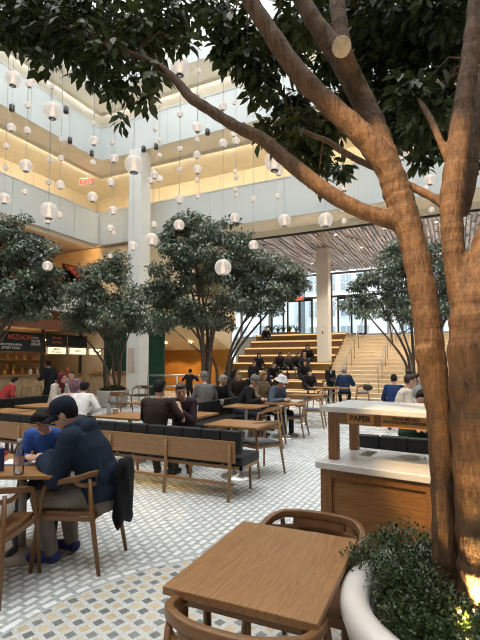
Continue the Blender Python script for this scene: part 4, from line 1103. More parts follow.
# ---------- potted trees in the hall
M_bark2 = mat_bark('grey_brown_bark', (.05,.035,.025), (.11,.08,.055), (.19,.145,.10), .7, .4)
M_leaf2 = mat_leaf('weeping_fig_leaf', (.048,.068,.042), (.235,.285,.19), .34, .7, .10, 1.2)
def crown_tree(label, base, blobs, nleaf, size, stems, seed, planter=None):
    """base on the floor; blobs = (px, py, forward, rx px, ry px)"""
    rs = np.random.RandomState(seed); rr = random.Random(seed)
    T = thing('potted_tree', label, 'tree', base); q = Vector(base)
    B = []
    for px, py, F, rx, ry in blobs:
        p = at(px, py, F); B.append((p.x, p.y, p.z, rx*F/FPX, rx*F/FPX, ry*F/FPX))
    # break the big masses into many small leafy tufts
    tuft = []
    for b in B:
        n = max(6, int(36*(b[3]*b[5])**.8))
        for i in range(n):
            d = np.array([rs.normal(), rs.normal(), rs.normal()]); d /= np.linalg.norm(d); r = rs.uniform(.55,1.0)
            s = rs.uniform(.16,.34)
            tuft.append((b[0]+d[0]*b[3]*r, b[1]+d[1]*b[4]*r, b[2]+d[2]*b[5]*r, s*1.25, s*1.25, s*.62))
    pos, dirs, ups = blob_leaves(tuft, nleaf, rs, .3, .75)
    leaves_mesh('foliage', pos-np.array(q), dirs, ups, rs.uniform(.7,1.25,len(pos))*size, M_leaf2, T, 'quad')
    m = MB()
    for i in range(stems):
        b = B[i % len(B)]; a = rr.uniform(0,2*PI)
        p0 = Vector((.28*math.cos(a), .28*math.sin(a), .25)); tip = Vector(b[:3])-q+Vector((rr.uniform(-.4,.4)*b[3], rr.uniform(-.4,.4)*b[3], .1*b[5]))
        mid = Vector((p0.x+(tip.x-p0.x)*.22, p0.y+(tip.y-p0.y)*.22, p0.z+(tip.z-p0.z)*.48))
        pp, rd = smooth_path([p0, (p0+mid)/2+Vector((rr.uniform(-.04,.04),rr.uniform(-.04,.04),0)), mid, tip], [.058,.05,.042,.016], 5)
        m.tube(pp, rd, 8)
        for k in range(3):
            t2 = Vector(tuft[rr.randrange(len(tuft))][:3])-q
            if (t2-mid).length < 2.6: m.tube([mid+(tip-mid)*rr.uniform(.1,.5), (mid+t2)/2+Vector((0,0,.12)), t2], [.022,.016,.008], 6)
    m.build('trunk', M_bark2, T, True)
    return T
def round_pot(label, p, r=.55, h=.55, col=(.52,.50,.46)):
    T = thing('round_planter', label, 'planter', p)
    MB().lathe([(r*.72,0),(r*.8,.03),(r*.97,h-.08),(r,h-.03),(r*.98,h),(r*.9,h),(r*.88,h-.06),(0,h-.06)],28).build('bowl', mat_plain('pale_concrete_%d' % int(col[0]*100), col, .6), T, True)
    MB().lathe([(r*.86,h-.07),(r*.5,h-.02),(0,h)],20,cap=False).build('soil', M_soil, T, True)
    m = MB()
    T2 = thing('ground_cover', 'green ground cover in '+label, 'plant', Vector(p)+Vector((0,0,h-.04)))
    rs = np.random.RandomState(int(p[0]*100) % 1000)
    pos, dirs, ups = blob_leaves([(0,0,.02,r*.82,r*.82,.14)], 900, rs, .5, -.4); pos[:,2] = np.abs(pos[:,2])
    leaves_mesh('foliage', pos, dirs, ups, rs.uniform(.05,.09,len(pos)), M_box, T2, 'quad')
    return T
def floor_at(px, F): p = at(px, 400, F); p.z = 0; return p
b2 = floor_at(113, 16.0)
round_pot('the round pale planter beside the white column', b2, .58, .60)
crown_tree('small potted tree in a round pale planter before the white column', b2, [(84,300,15.8,24,26),(108,290,16.2,26,30),(130,305,15.8,22,24),(105,318,16.0,38,16),(72,322,15.6,14,12),(118,268,16.2,14,14),(142,326,15.6,14,10),(95,276,16,14,14)], 15000, .125, 5, 4)
b3 = floor_at(214, 13.2)
round_pot('the wide planter under the largest potted tree', b3, .75, .60, (.30,.28,.25))
crown_tree('largest potted tree, wide umbrella crown, in the middle of the hall', b3, [(182,240,13.4,26,28),(205,250,13,32,34),(172,270,13,22,28),(238,262,13.4,32,30),(272,272,13.2,26,22),(292,284,13,14,12),(215,290,13.2,50,28),(255,300,13.2,38,18),(170,310,13,20,22),(200,318,13.6,34,14),(188,222,13.2,14,14),(225,232,13.6,14,12),(160,292,13,12,14),(275,296,13,26,10)], 36000, .115, 11, 9)
b4 = floor_at(424, 14.2)
round_pot('the planter under the tree behind the forked trunk', b4, .65, .60, (.34,.32,.29))
crown_tree('potted tree with rounded crown behind the forked trunk, before the stairs', b4, [(395,272,14,28,26),(372,292,14,22,20),(410,258,14.4,26,20),(440,275,14.2,28,30),(465,270,14.4,20,26),(395,308,14,36,14),(430,310,14.2,34,14),(358,304,13.8,12,9),(400,245,14,16,9),(470,300,14.4,16,18)], 21000, .115, 9, 14)
b1_ = floor_at(-22, 13.0)
round_pot('the planter under the tree at the left edge', b1_, .65, .60, (.34,.32,.29))
crown_tree('potted tree at the left edge, its crown cut off by the picture', b1_, [(8,242,13,28,28),(34,262,13.2,26,26),(10,282,13,34,28),(45,284,13.4,18,18),(22,304,13,34,12),(52,296,13.4,12,10),(-25,270,13,30,40),(14,226,13,16,12)], 21000, .12, 4, 23)
# strappy plants in a trough on the top tier
p0 = atY(266, 25.6); p1 = atY(296, 25.6)
TR_ = thing('plant_trough', 'long low trough on the top seating tier', 'trough', ((p0.x+p1.x)/2, 25.6, 3.2)); w = (p1.x-p0.x)/2+.2
MB().box2((-w,-.18,0),(w,.18,.22)).build('box', M_tier, TR_)
rr = random.Random(2)
sp0 = None
for i in range(6):
    T = thing('strappy_plant', 'spiky green plant in the trough on the top tier, %s from the left' % ORD[i], 'plant', (p0.x+(p1.x-p0.x)*i/5, 25.6, 3.40), 0, 'spiky plants on the top tier')
    m = MB()
    for k in range(16):
        a = rr.uniform(0,2*PI); L = rr.uniform(.3,.55); o_ = rr.uniform(.1,.45)
        m.tube([(0,0,0),(o_*.4*math.cos(a),o_*.4*math.sin(a),L*.7),(o_*math.cos(a),o_*math.sin(a),L)],[(.02,.006),(.018,.005),(.004,.002)],5)
    m.build('leaves', M_box, T)

# ================================================================== PENDANT GLOBES
def mat_globe():
    t = NT('ribbed_glass_globe')
    tc = t.n('ShaderNodeTexCoord'); sp = t.n('ShaderNodeSeparateXYZ', inp={0: tc.outputs['Object']})
    a = t.math('ARCTAN2', sp.outputs[1], sp.outputs[0]); rib = t.math('SINE', t.math('MULTIPLY', a, 28.0))
    p = t.principled(Base_Color=(.66,.63,.60), Roughness=.25, Normal=t.bump(rib, .5, .01)); p.inputs['Specular IOR Level'].default_value = .5
    p.inputs['Emission Color'].default_value = (1,.88,.78,1); p.inputs['Emission Strength'].default_value = .22
    tr = t.n('ShaderNodeBsdfTranslucent', inp={'Color': (.9,.88,.85,1)}); tp = t.n('ShaderNodeBsdfTransparent', inp={'Color': (.95,.95,.95,1)})
    m1 = t.n('ShaderNodeMixShader', inp={0: .35}); t.t.links.new(p.outputs[0], m1.inputs[1]); t.t.links.new(tr.outputs[0], m1.inputs[2])
    lw = t.n('ShaderNodeLayerWeight', inp={'Blend': .35})
    m2 = t.n('ShaderNodeMixShader'); t.t.links.new(t.math('MULTIPLY_ADD', lw.outputs[1], -.25, .42), m2.inputs[0]); t.t.links.new(m1.outputs[0], m2.inputs[1]); t.t.links.new(tp.outputs[0], m2.inputs[2])
    return t.done(m2)
M_globe = mat_globe()
M_bulb = mat_emit('pendant_bulb', (1,.70,.50), 1.5)
M_wire = mat_plain('grey_wire', (.42,.41,.39), .5)
G = [(13,79,16),(29.5,83.5,9),(28,105,7),(52.5,111,18),(52,86,6),(11.7,127.5,8.5),(27.5,130.5,7),(6.5,146,6),(26,166,13),(5.5,167.5,6),(61.5,140,5.5),(50,160,6),(61,158,6),(60.5,185,9),(49,182,6),(94,123.5,5.5),(94,141,10),(112,142.5,5.5),(114,158.5,9),(93,162.5,6),(111,182.5,8),(25,192,6),(114.5,129,5),
 (4.5,198.5,11.5),(49,211,17.5),(48,219,10),(59.5,215,7),(92.5,197,10.5),(113,210.5,9),(110.5,228.5,7.5),(113.5,233,5),(110,256,5),(47.5,266,10),(134,164.5,19),(180,114,7),(180,149,6),(180,169.5,5.5),(159.5,139.5,5),(159.5,155.5,5),(155,129,5),(155,110,5),(197.5,127.5,11),(197,140,5),(197,155,8),(197.5,169.5,9.5),(197,180,5),(154.5,175,8.5),(151.5,180.5,7),(159.5,179,7),(133,246,9.5),(152,239.5,13),(179,225,11),(179.5,199.5,9),(197.5,196,6),(180,67,20),(198.5,71,5.5),(198.5,93.5,6),(152.5,100.5,12),(223,106.5,9),(234,102.5,5),(223,143.5,9),(234,134,7),(236,141,8),(235,171.5,5),(236,177.5,5),(235,189.5,5.5),(236.3,195,5),(253,199,7),(278,196,5.5),(274.5,162,20),(279,172,8),(284.5,220.5,13),(235,218,10),(278.5,108,10),(223,267.5,17),(325.5,220,15),(344,186,12),(343.5,210,5.5),(344,221,5.5),(402,155,12),(430,180,11),(427,188,6),(431.5,210,6),(253.5,245,10),(154,224.5,7)]
GD = .205
def zone(x, y, d):
    if y > 221 and x < 160 and d >= 7 or (y > 240): return 'before dark tree leaves'
    if x > 255 and y > 205: return 'before the slatted ceiling edge'
    if x < 105: return 'left of the gallery corner, upper' if y < 172 else 'left of the gallery corner, lower'
    if x < 170: return 'near the white column, upper' if y < 172 else 'near the white column, lower'
    if x < 215: return 'right of the white column'
    if x < 300: return 'before the back gallery, upper' if y < 150 else 'before the back gallery, lower'
    return 'beside the forked trunks'
zs = {}
for g in G: zs.setdefault(zone(*g), []).append(g)
gp = None
for z_, lst in zs.items():
    lst.sort()
    for i, (x, y, d) in enumerate(lst):
        F = min(GD*FPX/d, 15.2); sc = d*F/FPX/GD
        p = at(x, y, F)
        # stay inside the void
        while (p.y > 14.9 or p.x < -14.2) and F > 4: F -= .25; p = at(x, y, F); sc = d*F/FPX/GD
        size = 'large' if d > 12.5 else 'medium' if d > 7.5 else 'small'
        lab = '%s white ribbed globe pendant %s, %s from the left' % (size, z_, ORD[i])
        T = thing('pendant_light', lab, 'pendant light', p, 0, 'globe pendant lights')
        if gp is None:
            gm = MB().ball((0,0,0), GD/2, 24, 16).mesh('globe'); gm.materials.append(M_globe)
            for q in gm.polygons: q.use_smooth = True
            cm = MB().lathe([(.028,-.100),(.040,-.098),(.044,-.088),(.040,-.080),(.015,-.078)],16).mesh('cap'); cm.materials.append(M_metal)
            bm_ = MB().lathe([(.018,-.08),(.026,-.05),(.022,.0),(.012,.05),(.006,.10)],10).mesh('lamp_core'); bm_.materials.append(M_bulb); gp = 1
        for nm, me in (('globe',gm),('cap',cm),('lamp_core',bm_)):
            o = bpy.data.objects.new(nm, me); COL.objects.link(o); o.parent = T; o.scale = (sc,)*3
        rw = .0014+.00017*F
        MB().tube([(0,0,.1*sc),(0,0,ZT-p.z)], rw, 5, False).build('wire', M_wire, T)
# ================================================================== PEOPLE
M_skins = {'light': mat_plain('skin_light', (.52,.30,.21), .5, .4, .05, 8), 'tan': mat_plain('skin_tan', (.42,.24,.16), .5, .4, .05, 8), 'dark': mat_plain('skin_dark', (.07,.035,.022), .5, .4, .05, 8)}
M_hairs = {'black': mat_plain('hair_black', (.010,.009,.009), .7, .2, .3, 60, .5), 'brown': mat_plain('hair_brown', (.035,.02,.012), .5, .4, .3, 60, .5), 'grey': mat_plain('hair_grey', (.25,.24,.23), .6, .3, .2, 60, .4), 'tan': mat_plain('hair_tan', (.22,.12,.05), .55, .4, .3, 60, .4)}
M_eye = mat_plain('eye_dark', (.012,.009,.008), .2, .6); M_lip = mat_plain('lip', (.30,.11,.09), .5)
def ik(s, t, l1, l2, pole):
    s, t = Vector(s), Vector(t); d = t-s; L = min(d.length, (l1+l2)*.995); d.normalize()
    t = s+d*L; a = (l1*l1-l2*l2+L*L)/(2*L); h = math.sqrt(max(0, l1*l1-a*a))
    p = Vector(pole); p = (p-d*p.dot(d)).normalized()
    return s+d*a+p*h, t
def hand(mb, w, d, palm, s, curl=.5, vox=.009):
    """palm and five unequal bent fingers; w wrist, d pointing direction, palm normal"""
    d = Vector(d).normalized(); n = Vector(palm); n = (n-d*n.dot(d)).normalized(); x = d.cross(n)
    M = Matrix((x, d, n)).transposed(); w = Vector(w)
    P = lambda a, b, c: w+M @ Vector((a*s, b*s, c*s))
    mb.ball(P(0,.05,0), (.040*s,.052*s,.017*s), 12, 8, M)
    for i,(xx,L) in enumerate(((-.030,.070),(-.010,.080),(.011,.074),(.030,.056))):
        a = P(xx*.8,.075,0); b = P(xx,.075+L*.55*math.cos(curl),L*.55*math.sin(curl)); c = P(xx,.075+L*.55*math.cos(curl)+L*.5*math.cos(curl*2.4), L*.55*math.sin(curl)+L*.5*math.sin(curl*2.4))
        mb.capsule(a, b, .0092*s, .0085*s, 8); mb.capsule(b, c, .0085*s, .007*s, 8)
    a = P(-.030,.025,.004); b = P(-.055,.055,.016); c = P(-.052,.085,.024)
    mb.capsule(a, b, .012*s, .010*s, 8); mb.capsule(b, c, .010*s, .008*s, 8)
def person(label, loc, rz, pose='sit', seat=.46, lean=0, side=0, bend=0, head=(0,0,0), hands=(None,None), top='black', tcol=(.02,.02,.022), sleeves=1.0,
           bcol=(.03,.03,.035), scol=(.02,.02,.02), skin='light', hair='black', style='short', hat=None, s=1.0, vox=.022, face=False, glasses=False, feet=None, group=None, extras=None, kneew=.13, sit_back=0, poles=None, coat=False):
    T = thing('person', label, 'person', loc, rz, group)
    S = s
    V3 = lambda x, y, z: Vector((x, y, z))
    hz = seat+.085*S if pose == 'sit' else .90*S
    P = V3(0, sit_back, hz)
    la, sa = R_(lean), R_(side)
    up = V3(math.sin(sa), math.sin(la)*math.cos(sa), math.cos(la)*math.cos(sa))
    lb = la+R_(bend); up2 = V3(math.sin(sa), math.sin(lb)*math.cos(sa), math.cos(lb)*math.cos(sa))
    fw = V3(0, math.cos(lb), -math.sin(lb)); rt = V3(math.cos(sa), 0, -math.sin(sa))
    waist = P+up*.17*S; chest = waist+up2*.18*S; shb = chest+up2*.13*S; nk = shb+up2*.075*S+fw*.015*S
    hp, hy, hr = [R_(a) for a in head]          # pitch down, yaw left, roll
    HM = Euler((-hp, hr, hy), 'XYZ').to_matrix()
    hc = nk+up2*.02*S+HM @ V3(0,.022,.115)*S
    body, topm, bot = MB(), MB(), MB(); shoes2 = []
    def flat(mb, pts, dims, g=0.0):
        vs = []; seg = 16; fs = []
        n = len(pts)
        for (p, u), (a, b) in zip(pts, dims):
            f = u.cross(rt)*-1
            for k in range(seg):
                t = 2*PI*k/seg; vs.append(p+rt*(a+g)*S*math.cos(t)+f*(b+g)*S*math.sin(t))
        for i in range(n-1):
            for k in range(seg): k2 = (k+1)%seg; fs.append((i*seg+k, i*seg+k2, (i+1)*seg+k2, (i+1)*seg+k))
        fs.append(tuple(range(seg-1,-1,-1))); fs.append(tuple((n-1)*seg+k for k in range(seg)))
        mb.add(vs, fs)
    spine = [(P-up*.09*S, up),(P-up*.02*S, up),(waist-up*.02*S, up),(waist+up2*.08*S, up2),(chest, up2),(shb-up2*.02*S, up2),(shb+up2*.035*S, up2),(shb+up2*.065*S, up2)]
    dims = [(.13,.10),(.165,.118),(.145,.105),(.152,.112),(.168,.120),(.172,.105),(.125,.075),(.06,.05)]
    flat(body, spine, dims)
    g = .016 if not coat else .034
    flat(topm, spine[1:], [(a,b) for a,b in dims[1:]], g)
    body.capsule(nk-up2*.05*S, hc-HM @ V3(0,.01,.06)*S, .054*S, .05*S)
    body.ball(hc, (.074*S,.093*S,.112*S), 18, 12, HM)
    body.ball(hc+HM @ V3(0,.028,-.06)*S, (.055*S,.06*S,.058*S), 14, 9, HM)      # jaw
    if face or vox < .012:
        body.capsule(hc+HM @ V3(0,.088,.012)*S, hc+HM @ V3(0,.108,-.022)*S, .010*S, .015*S, 8)
        body.ball(hc+HM @ V3(0,.088,-.058)*S, (.022*S,.014*S,.012*S), 10, 7, HM)
        body.capsule(hc+HM @ V3(-.035,.078,.028)*S, hc+HM @ V3(.035,.078,.028)*S, .013*S, .013*S, 8)
    for k in (-1,1): body.ball(hc+HM @ V3(k*.077,-.005,-.008)*S, (.011*S,.02*S,.032*S), 8, 7, HM)
    for i, k in enumerate((-1, 1)):             # left of the figure is -x when it faces +y
        sh = shb+rt*k*.165*S+up2*.005*S
        tgt = hands[i]
        if tgt is None: tgt = (k*.16, .34, seat+.17*S) if pose == 'sit' else (k*.27, .03, .80*S)
        tgt = Vector(tgt)
        el, wr = ik(sh, tgt, .29*S, .255*S, (poles[i] if poles else (k*.55, -.35, -.8)))
        body.capsule(sh, el, .050*S, .040*S); body.capsule(el, wr, .041*S, .027*S)
        hd = (wr-el).normalized()
        if vox < .017: hand(body, wr+hd*.004, hd, V3(-k*.6,.2,-.8) if True else 0, S, .55)
        else: body.capsule(wr, wr+hd*.11*S, .03*S, .026*S, 8)
        topm.capsule(shb+rt*k*.10*S, sh, (.07+g*.6)*S, (.058+g)*S)
        if sleeves >= 1: topm.capsule(sh, el, (.052+g)*S, (.044+g)*S); topm.capsule(el, el+(wr-el)*.97, (.044+g)*S, (.033+g)*S)
        elif sleeves > 0: topm.capsule(sh, sh+(el-sh)*sleeves*1.6, (.054+g)*S, (.050+g)*S)
        hip = P+rt*k*.088*S-up*.03*S
        if pose == 'sit':
            if feet: kn = None
            ft = Vector(feet[i]) if feet else V3(k*.13, .45*S+sit_back, .075)
            kn, an = ik(hip, ft, .43*S, .42*S, (k*.25, .7, .8))
        else:
            ft = Vector(feet[i]) if feet else V3(k*.10, .02, .08)
            kn, an = ik(hip, ft, .43*S, .43*S, (0, 1, 0))
        body.capsule(hip, kn, .078*S, .052*S); body.capsule(kn, an, .052*S, .036*S)
        bot.capsule(hip, kn, (.092)*S, .066*S); bot.capsule(kn, kn+(an-kn)*.97, .066*S, .055*S)
        fd = V3(k*.15,1,0).normalized(); fb = V3(an.x, an.y, max(an.z-.04, .0)); 
        fz = ft.z-.035
        body.capsule(V3(an.x,an.y,fz)-fd*.02, V3(an.x,an.y,fz-.005)+fd*.14*S, .033*S, .026*S, 8)
        shoes2.append(MB()); shoes2[-1].capsule(V3(an.x,an.y,fz)-fd*.03, V3(an.x,an.y,fz-.006)+fd*.15*S, .045*S, .036*S, 10)
    flat(bot, [(P-up*.11*S,up),(P-up*.02*S,up),(P+up*.07*S,up)], [(.14,.11),(.172,.125),(.16,.115)], .012)
    if extras: extras(topm, dict(P=P, waist=waist, chest=chest, shb=shb, nk=nk, hc=hc, HM=HM, fw=fw, up=up2, rt=rt, S=S))
    bm_ = remesh(body, vox, 2); link_mesh('body', bm_, M_skins[skin], T)
    nm = {'hoodie':'hoodie','sweater':'sweater','shirt':'shirt','jacket':'jacket','vest':'vest','suit':'suit_jacket','black':'top'}.get(top, top)
    link_mesh(nm, remesh(topm, vox, 2), cloth('cloth_%d_%d_%d' % tuple(int(c*250) for c in tcol), tcol), T)
    link_mesh('trousers', remesh(bot, vox, 2), cloth('cloth_%d_%d_%d' % tuple(int(c*250) for c in bcol), bcol), T)
    for sh_ in shoes2: sh_.build('shoe', mat_plain('shoe_%d_%d_%d' % tuple(int(c*250) for c in scol), scol, .5, .4), T, True)
    # hair and headgear
    hm = MB(); q = lambda x,y,z: hc+HM @ V3(x,y,z)*S
    hv = max(.008, vox*.8)
    if style in ('short','long','bob','bun','fringe') and hat != 'hijab':
        hm.ball(q(0,-.020,.022), (.083*S,.092*S,.105*S), 18, 12, HM)
        if style == 'short': hm.ball(q(0,.030,.075), (.070*S,.060*S,.045*S), 12, 8, HM)
        if style == 'fringe':
            hm.ball(q(0,.040,.062), (.080*S,.062*S,.052*S), 14, 9, HM)
            for k in range(-3,4): hm.capsule(q(k*.020,.075,.075), q(k*.023,.098,.032-.004*abs(k)), .017*S, .008*S, 8)
            for k in (-1,1): hm.capsule(q(k*.075,.03,.05), q(k*.08,.01,-.03), .022*S, .014*S, 8)
        if style in ('long','bob'):
            L = -.24 if style == 'long' else -.12
            hm.capsule(q(0,-.045,0), q(0,-.06,L), .085*S, .07*S); 
            for k in (-1,1): hm.capsule(q(k*.06,0,.04), q(k*.075,-.01,L*.8), .036*S, .032*S)
            hm.ball(q(0,.03,.07), (.074*S,.06*S,.05*S), 12, 8, HM)
        if style == 'bun':
            hm.ball(q(0,-.045,.135), (.055*S,.055*S,.05*S), 12, 8, HM); hm.ball(q(0,.025,.07), (.072*S,.06*S,.048*S), 12, 8, HM)
            for k in range(7):
                a = 2*PI*k/7; hm.capsule(q(.02*math.cos(a),-.045+.02*math.sin(a),.14), q(.065*math.cos(a),-.045+.065*math.sin(a),.16+.015*math.sin(3*a)), .016*S,.006*S,7)
        h2 = remesh(hm, hv, 1); link_mesh('hair', h2, M_hairs[hair], T)
    if hat and hat[0] in ('cap','beanie','bucket'):
        kind, hcol = hat; hh = MB()
        Mq = HM.to_4x4()
        def lat(prof, seg=24):
            b = MB().lathe([(r*S,z*S) for r,z in prof], seg, cap=True); o = len(hh.v)
            hh.add([hc+HM @ Vector((x*1.0,y*1.14-.008*S,z)) for x,y,z in b.v], b.f)
        if kind == 'cap': lat([(.088,.022),(.092,.05),(.088,.085),(.070,.118),(.040,.136),(.0,.142)])
        if kind == 'beanie': lat([(.09,.01),(.094,.03),(.092,.08),(.075,.12),(.04,.145),(0,.152)])
        if kind == 'bucket': lat([(.155,.010),(.152,.016),(.098,.055),(.088,.12),(.05,.135),(0,.138)])
        ho = hh.build({'cap':'cap','beanie':'beanie','bucket':'bucket_hat'}[kind], cloth('hat_%d_%d_%d' % tuple(int(c*250) for c in hcol), hcol), T, True)
        if kind == 'cap':
            pk = MB(); N = 10; vs = []
            for z in (0,-.006):
                for j in (0,1,2):
                    for i in range(N+1):
                        a = PI*(i/N); r = .088+.038*j*math.sin(a)
                        vs.append(q(.088*math.cos(a)*(1-.05*j), .03+ (.070+.036*j)*math.sin(a), .030-.010*j*j*.6+z-.012*abs(math.cos(a))*j))
            fs = []; Q = 3*(N+1)
            for j in range(2):
                for i in range(N):
                    b = j*(N+1)+i; fs.append((b,b+1,b+N+2,b+N+1)); fs.append((Q+b,Q+b+N+1,Q+b+N+2,Q+b+1))
            for i in range(N): b = 2*(N+1)+i; fs.append((b,b+1,Q+b+1,Q+b))
            pk.add(vs, fs).build('cap_peak', MATS['hat_%d_%d_%d' % tuple(int(c*250) for c in hcol)], T, True)
    if hat and hat[0] == 'hijab':
        hh = MB(); hh.ball(q(0,-.022,.018), (.096*S,.105*S,.120*S), 18, 12, HM)
        hh.capsule(q(0,-.03,-.05), nk-up2*.02*S, .085*S, .10*S)
        hh.capsule(q(0,.02,-.13), shb+fw*.08*S-up2*.06*S, .055*S, .07*S); hh.ball(shb+up2*.0, (.16*S,.11*S,.07*S), 14, 8)
        link_mesh('headscarf', remesh(hh, hv, 2), cloth('scarf', hat[1]), T)
    if face:
        for k in (-1,1):
            MB().ball(q(k*.031,.084,.008), (.011*S,.008*S,.006*S), 8, 6, HM).build('eye', M_eye, T, True)
            MB().capsule(q(k*.018,.092,.030), q(k*.046,.082,.030), .0045*S, .003*S, 6).build('eyebrow', M_hairs[hair], T, True)
        MB().ball(q(0,.094,-.056), (.020*S,.008*S,.006*S), 10, 6, HM).build('mouth', M_lip, T, True)
    if glasses:
        m = MB()
        for k in (-1,1):
            pts = [q(k*.034+.027*math.cos(2*PI*i/14), .103, .006+.021*math.sin(2*PI*i/14)) for i in range(15)]; m.tube(pts, .0028*S, 6, False)
            m.tube([q(k*.061,.101,.01), q(k*.078,.0,.012)], .0025*S, 6)
        m.tube([q(-.008,.105,.01), q(.008,.105,.01)], .0025*S, 6)
        m.build('glasses', M_metal, T, True)
    return T
dk = (.014,.014,.016)
# --- near group at the left table
def hood(mb, d):
    S = d['S']; nk, fw, up, rt, shb = d['nk'], d['fw'], d['up'], d['rt'], d['shb']
    for k in range(9):
        a = PI*(k/8)+PI; mb.capsule(nk+up*.015+rt*.085*math.cos(a)+fw*(.10*math.sin(a)+.01), nk-up*.02+rt*.09*math.cos(a+.35)+fw*(.10*math.sin(a+.35)+.01), .036, .036)
    mb.ball(shb-fw*.10+up*.02, (.13,.06,.085), 14, 9)
    mb.ball(d['waist']-up*.02, (.20,.155,.15), 16, 10); mb.ball(d['P']+up*.03-fw*.02, (.205,.165,.125), 16, 10); mb.ball(d['chest']-fw*.02, (.20,.15,.15), 16, 10)
    for i in range(7): mb.capsule(d['waist']+rt*(-.17+.055*i)-fw*(.13-.01*(i-3)**2*.6)-up*(.05+.03*(i%3)), d['chest']+rt*(-.12+.04*i)-fw*.135, .016, .012)
    for k in (-1,1): mb.ball(shb+rt*k*.15-up*.02, (.075,.075,.075))
P0 = W(-1.14,3.70)
person('person in a navy hoodie and navy cap leaning over the left table, seen from behind', P0, head_to_rot(-.98,.10), 'sit', .43, 12, 0, 18, (24,12,0), ((-.06,.46,.79),(.10,.50,.79)), 'hoodie', (.013,.024,.045), 1.0, (.20,.175,.145), (.025,.03,.16), 'light', 'black', 'short', ('cap',(.012,.016,.028)), 1.07, .0085, True, False, feet=((-.10,.36,.09),(.12,.30,.09)), extras=hood, coat=True, sit_back=-.02)
person('boy in a blue sweater and glasses writing at the left table', W(-1.74,4.22), head_to_rot(.0,-1), 'sit', .50, 14, 0, 18, (20,0,0), ((-.10,.40,.79),(.08,.40,.79)), 'sweater', (.035,.085,.30), 1.0, (.06,.065,.09), (.05,.05,.06), 'light', 'black', 'fringe', None, .86, .0085, True, True)
# --- behind the bench
person('man in a dark brown T-shirt seated behind the bench, back to the viewer', W(-1.14,6.00), head_to_rot(.18,1), 'sit', .48, 6, 0, 6, (6,-12,0), ((-.10,.42,.84),(.24,.30,.98)), 'shirt', (.030,.020,.016), .5, (.03,.03,.035), dk, 'tan', 'black', 'short', None, 1.0, .011)
person('man in a dark plum shirt eating with his cheek on his hand, facing the viewer', W(-.90,7.05), head_to_rot(.05,-1), 'sit', .46, 16, 0, 16, (14,8,6), ((.0,.40,.86),(.09,.30,1.02)), 'shirt', (.045,.026,.034), 1.0, (.02,.02,.025), dk, 'tan', 'brown', 'short', None, 1.02, .010, True, poles=((-.5,-.2,-.8),(.5,.3,-.9)))
person('woman in a maroon headscarf and cream jacket seated left of the caps', W(-4.25,10.2), head_to_rot(.95,-.35), 'sit', .48, 10, 0, 12, (10,-15,0), ((-.1,.42,.86),(.1,.42,.86)), 'jacket', (.46,.40,.35), 1.0, (.06,.05,.05), dk, 'light', 'black', 'none', ('hijab',(.10,.016,.024)), 1.04, .015, True)
person('person in a black cap and white top, back to the viewer, behind the bench', W(-3.02,8.3), head_to_rot(-.05,1), 'sit', .46, 24, 0, 20, (18,0,0), (None,None), 'shirt', (.62,.60,.57), 1.0, (.05,.05,.06), dk, 'light', 'black', 'short', ('cap',(.015,.015,.017)), 1.0, .014)
person('person in a dusky pink patterned top seated by the food counter', W(-4.85,13.0), head_to_rot(.1,-1), 'sit', .52, 14, 0, 10, (12,0,0), (None,None), 'shirt', (.26,.15,.18), 1.0, dk, dk, 'light', 'brown', 'short', None, 1.0, .018)
person('person in a black coat standing at the food counter with back turned', W(-6.1,14.3), head_to_rot(-1,.5), 'stand', 0, 3, 0, 4, (10,0,0), ((-.2,.25,1.05),(.2,.25,1.05)), 'jacket', dk, 1.0, dk, dk, 'light', 'black', 'short', None, .97, .02, coat=True)
person('person in a red top at the far left edge behind the tables', W(-6.55,12.2), head_to_rot(.6,.8), 'sit', .46, 30, 0, 10, (15,0,0), (None,None), 'shirt', (.28,.03,.03), 1.0, dk, dk, 'tan', 'black', 'short', None, .95, .02)
person('person in black standing by the guard rail before the amber wall', (lambda p: Vector((p.x,p.y,0)))(at(189,380,15.9)), head_to_rot(.3,1), 'stand', 0, 4, 0, 5, (15,0,0), ((-.2,.2,1.1),(.2,.2,1.1)), 'jacket', dk, 1.0, dk, dk, 'tan', 'black', 'short', None, .80, .02)
fp = lambda px, F: floor_at(px, F)
person('person in a grey hood seated behind the man with the propped cheek', fp(206,9.6), head_to_rot(-.3,1), 'sit', .50, 6, 0, 8, (8,0,0), (None,None), 'jacket', (.13,.12,.115), 1.0, dk, dk, 'light', 'grey', 'short', ('beanie',(.16,.15,.14)), 1.0, .018)
person('grey haired person in black right of the grey hood, before the tree trunk', fp(216,10.2), head_to_rot(.8,-.5), 'sit', .48, 10, 0, 8, (12,0,0), (None,None), 'jacket', dk, 1.0, dk, dk, 'light', 'grey', 'short', None, .96, .018)
person('man in a grey cap and black jacket seated on the settle, leaning forward', fp(240,9.7), head_to_rot(.95,-.2), 'sit', .5, 18, 0, 14, (14,-10,0), ((-.1,.45,.80),(.12,.45,.80)), 'jacket', dk, 1.0, (.03,.035,.05), dk, 'light', 'grey', 'short', ('cap',(.15,.145,.14)), 1.0, .014, True)
person('person in a tan coat with fair hair on the settle, between the two hats', fp(259,11.0), head_to_rot(.6,-.6), 'sit', .5, 6, 0, 6, (8,0,0), (None,None), 'jacket', (.17,.12,.075), 1.0, dk, dk, 'light', 'tan', 'bob', None, 1.0, .018)
person('person in a white bucket hat and denim jacket writing at a table', fp(271,9.9), head_to_rot(.75,-.65), 'sit', .48, 14, 0, 14, (18,-8,0), ((-.06,.42,.80),(.14,.42,.80)), 'jacket', (.085,.11,.15), 1.0, (.03,.03,.04), (.35,.33,.3), 'light', 'brown', 'short', ('bucket',(.55,.54,.53)), 1.0, .014, True)
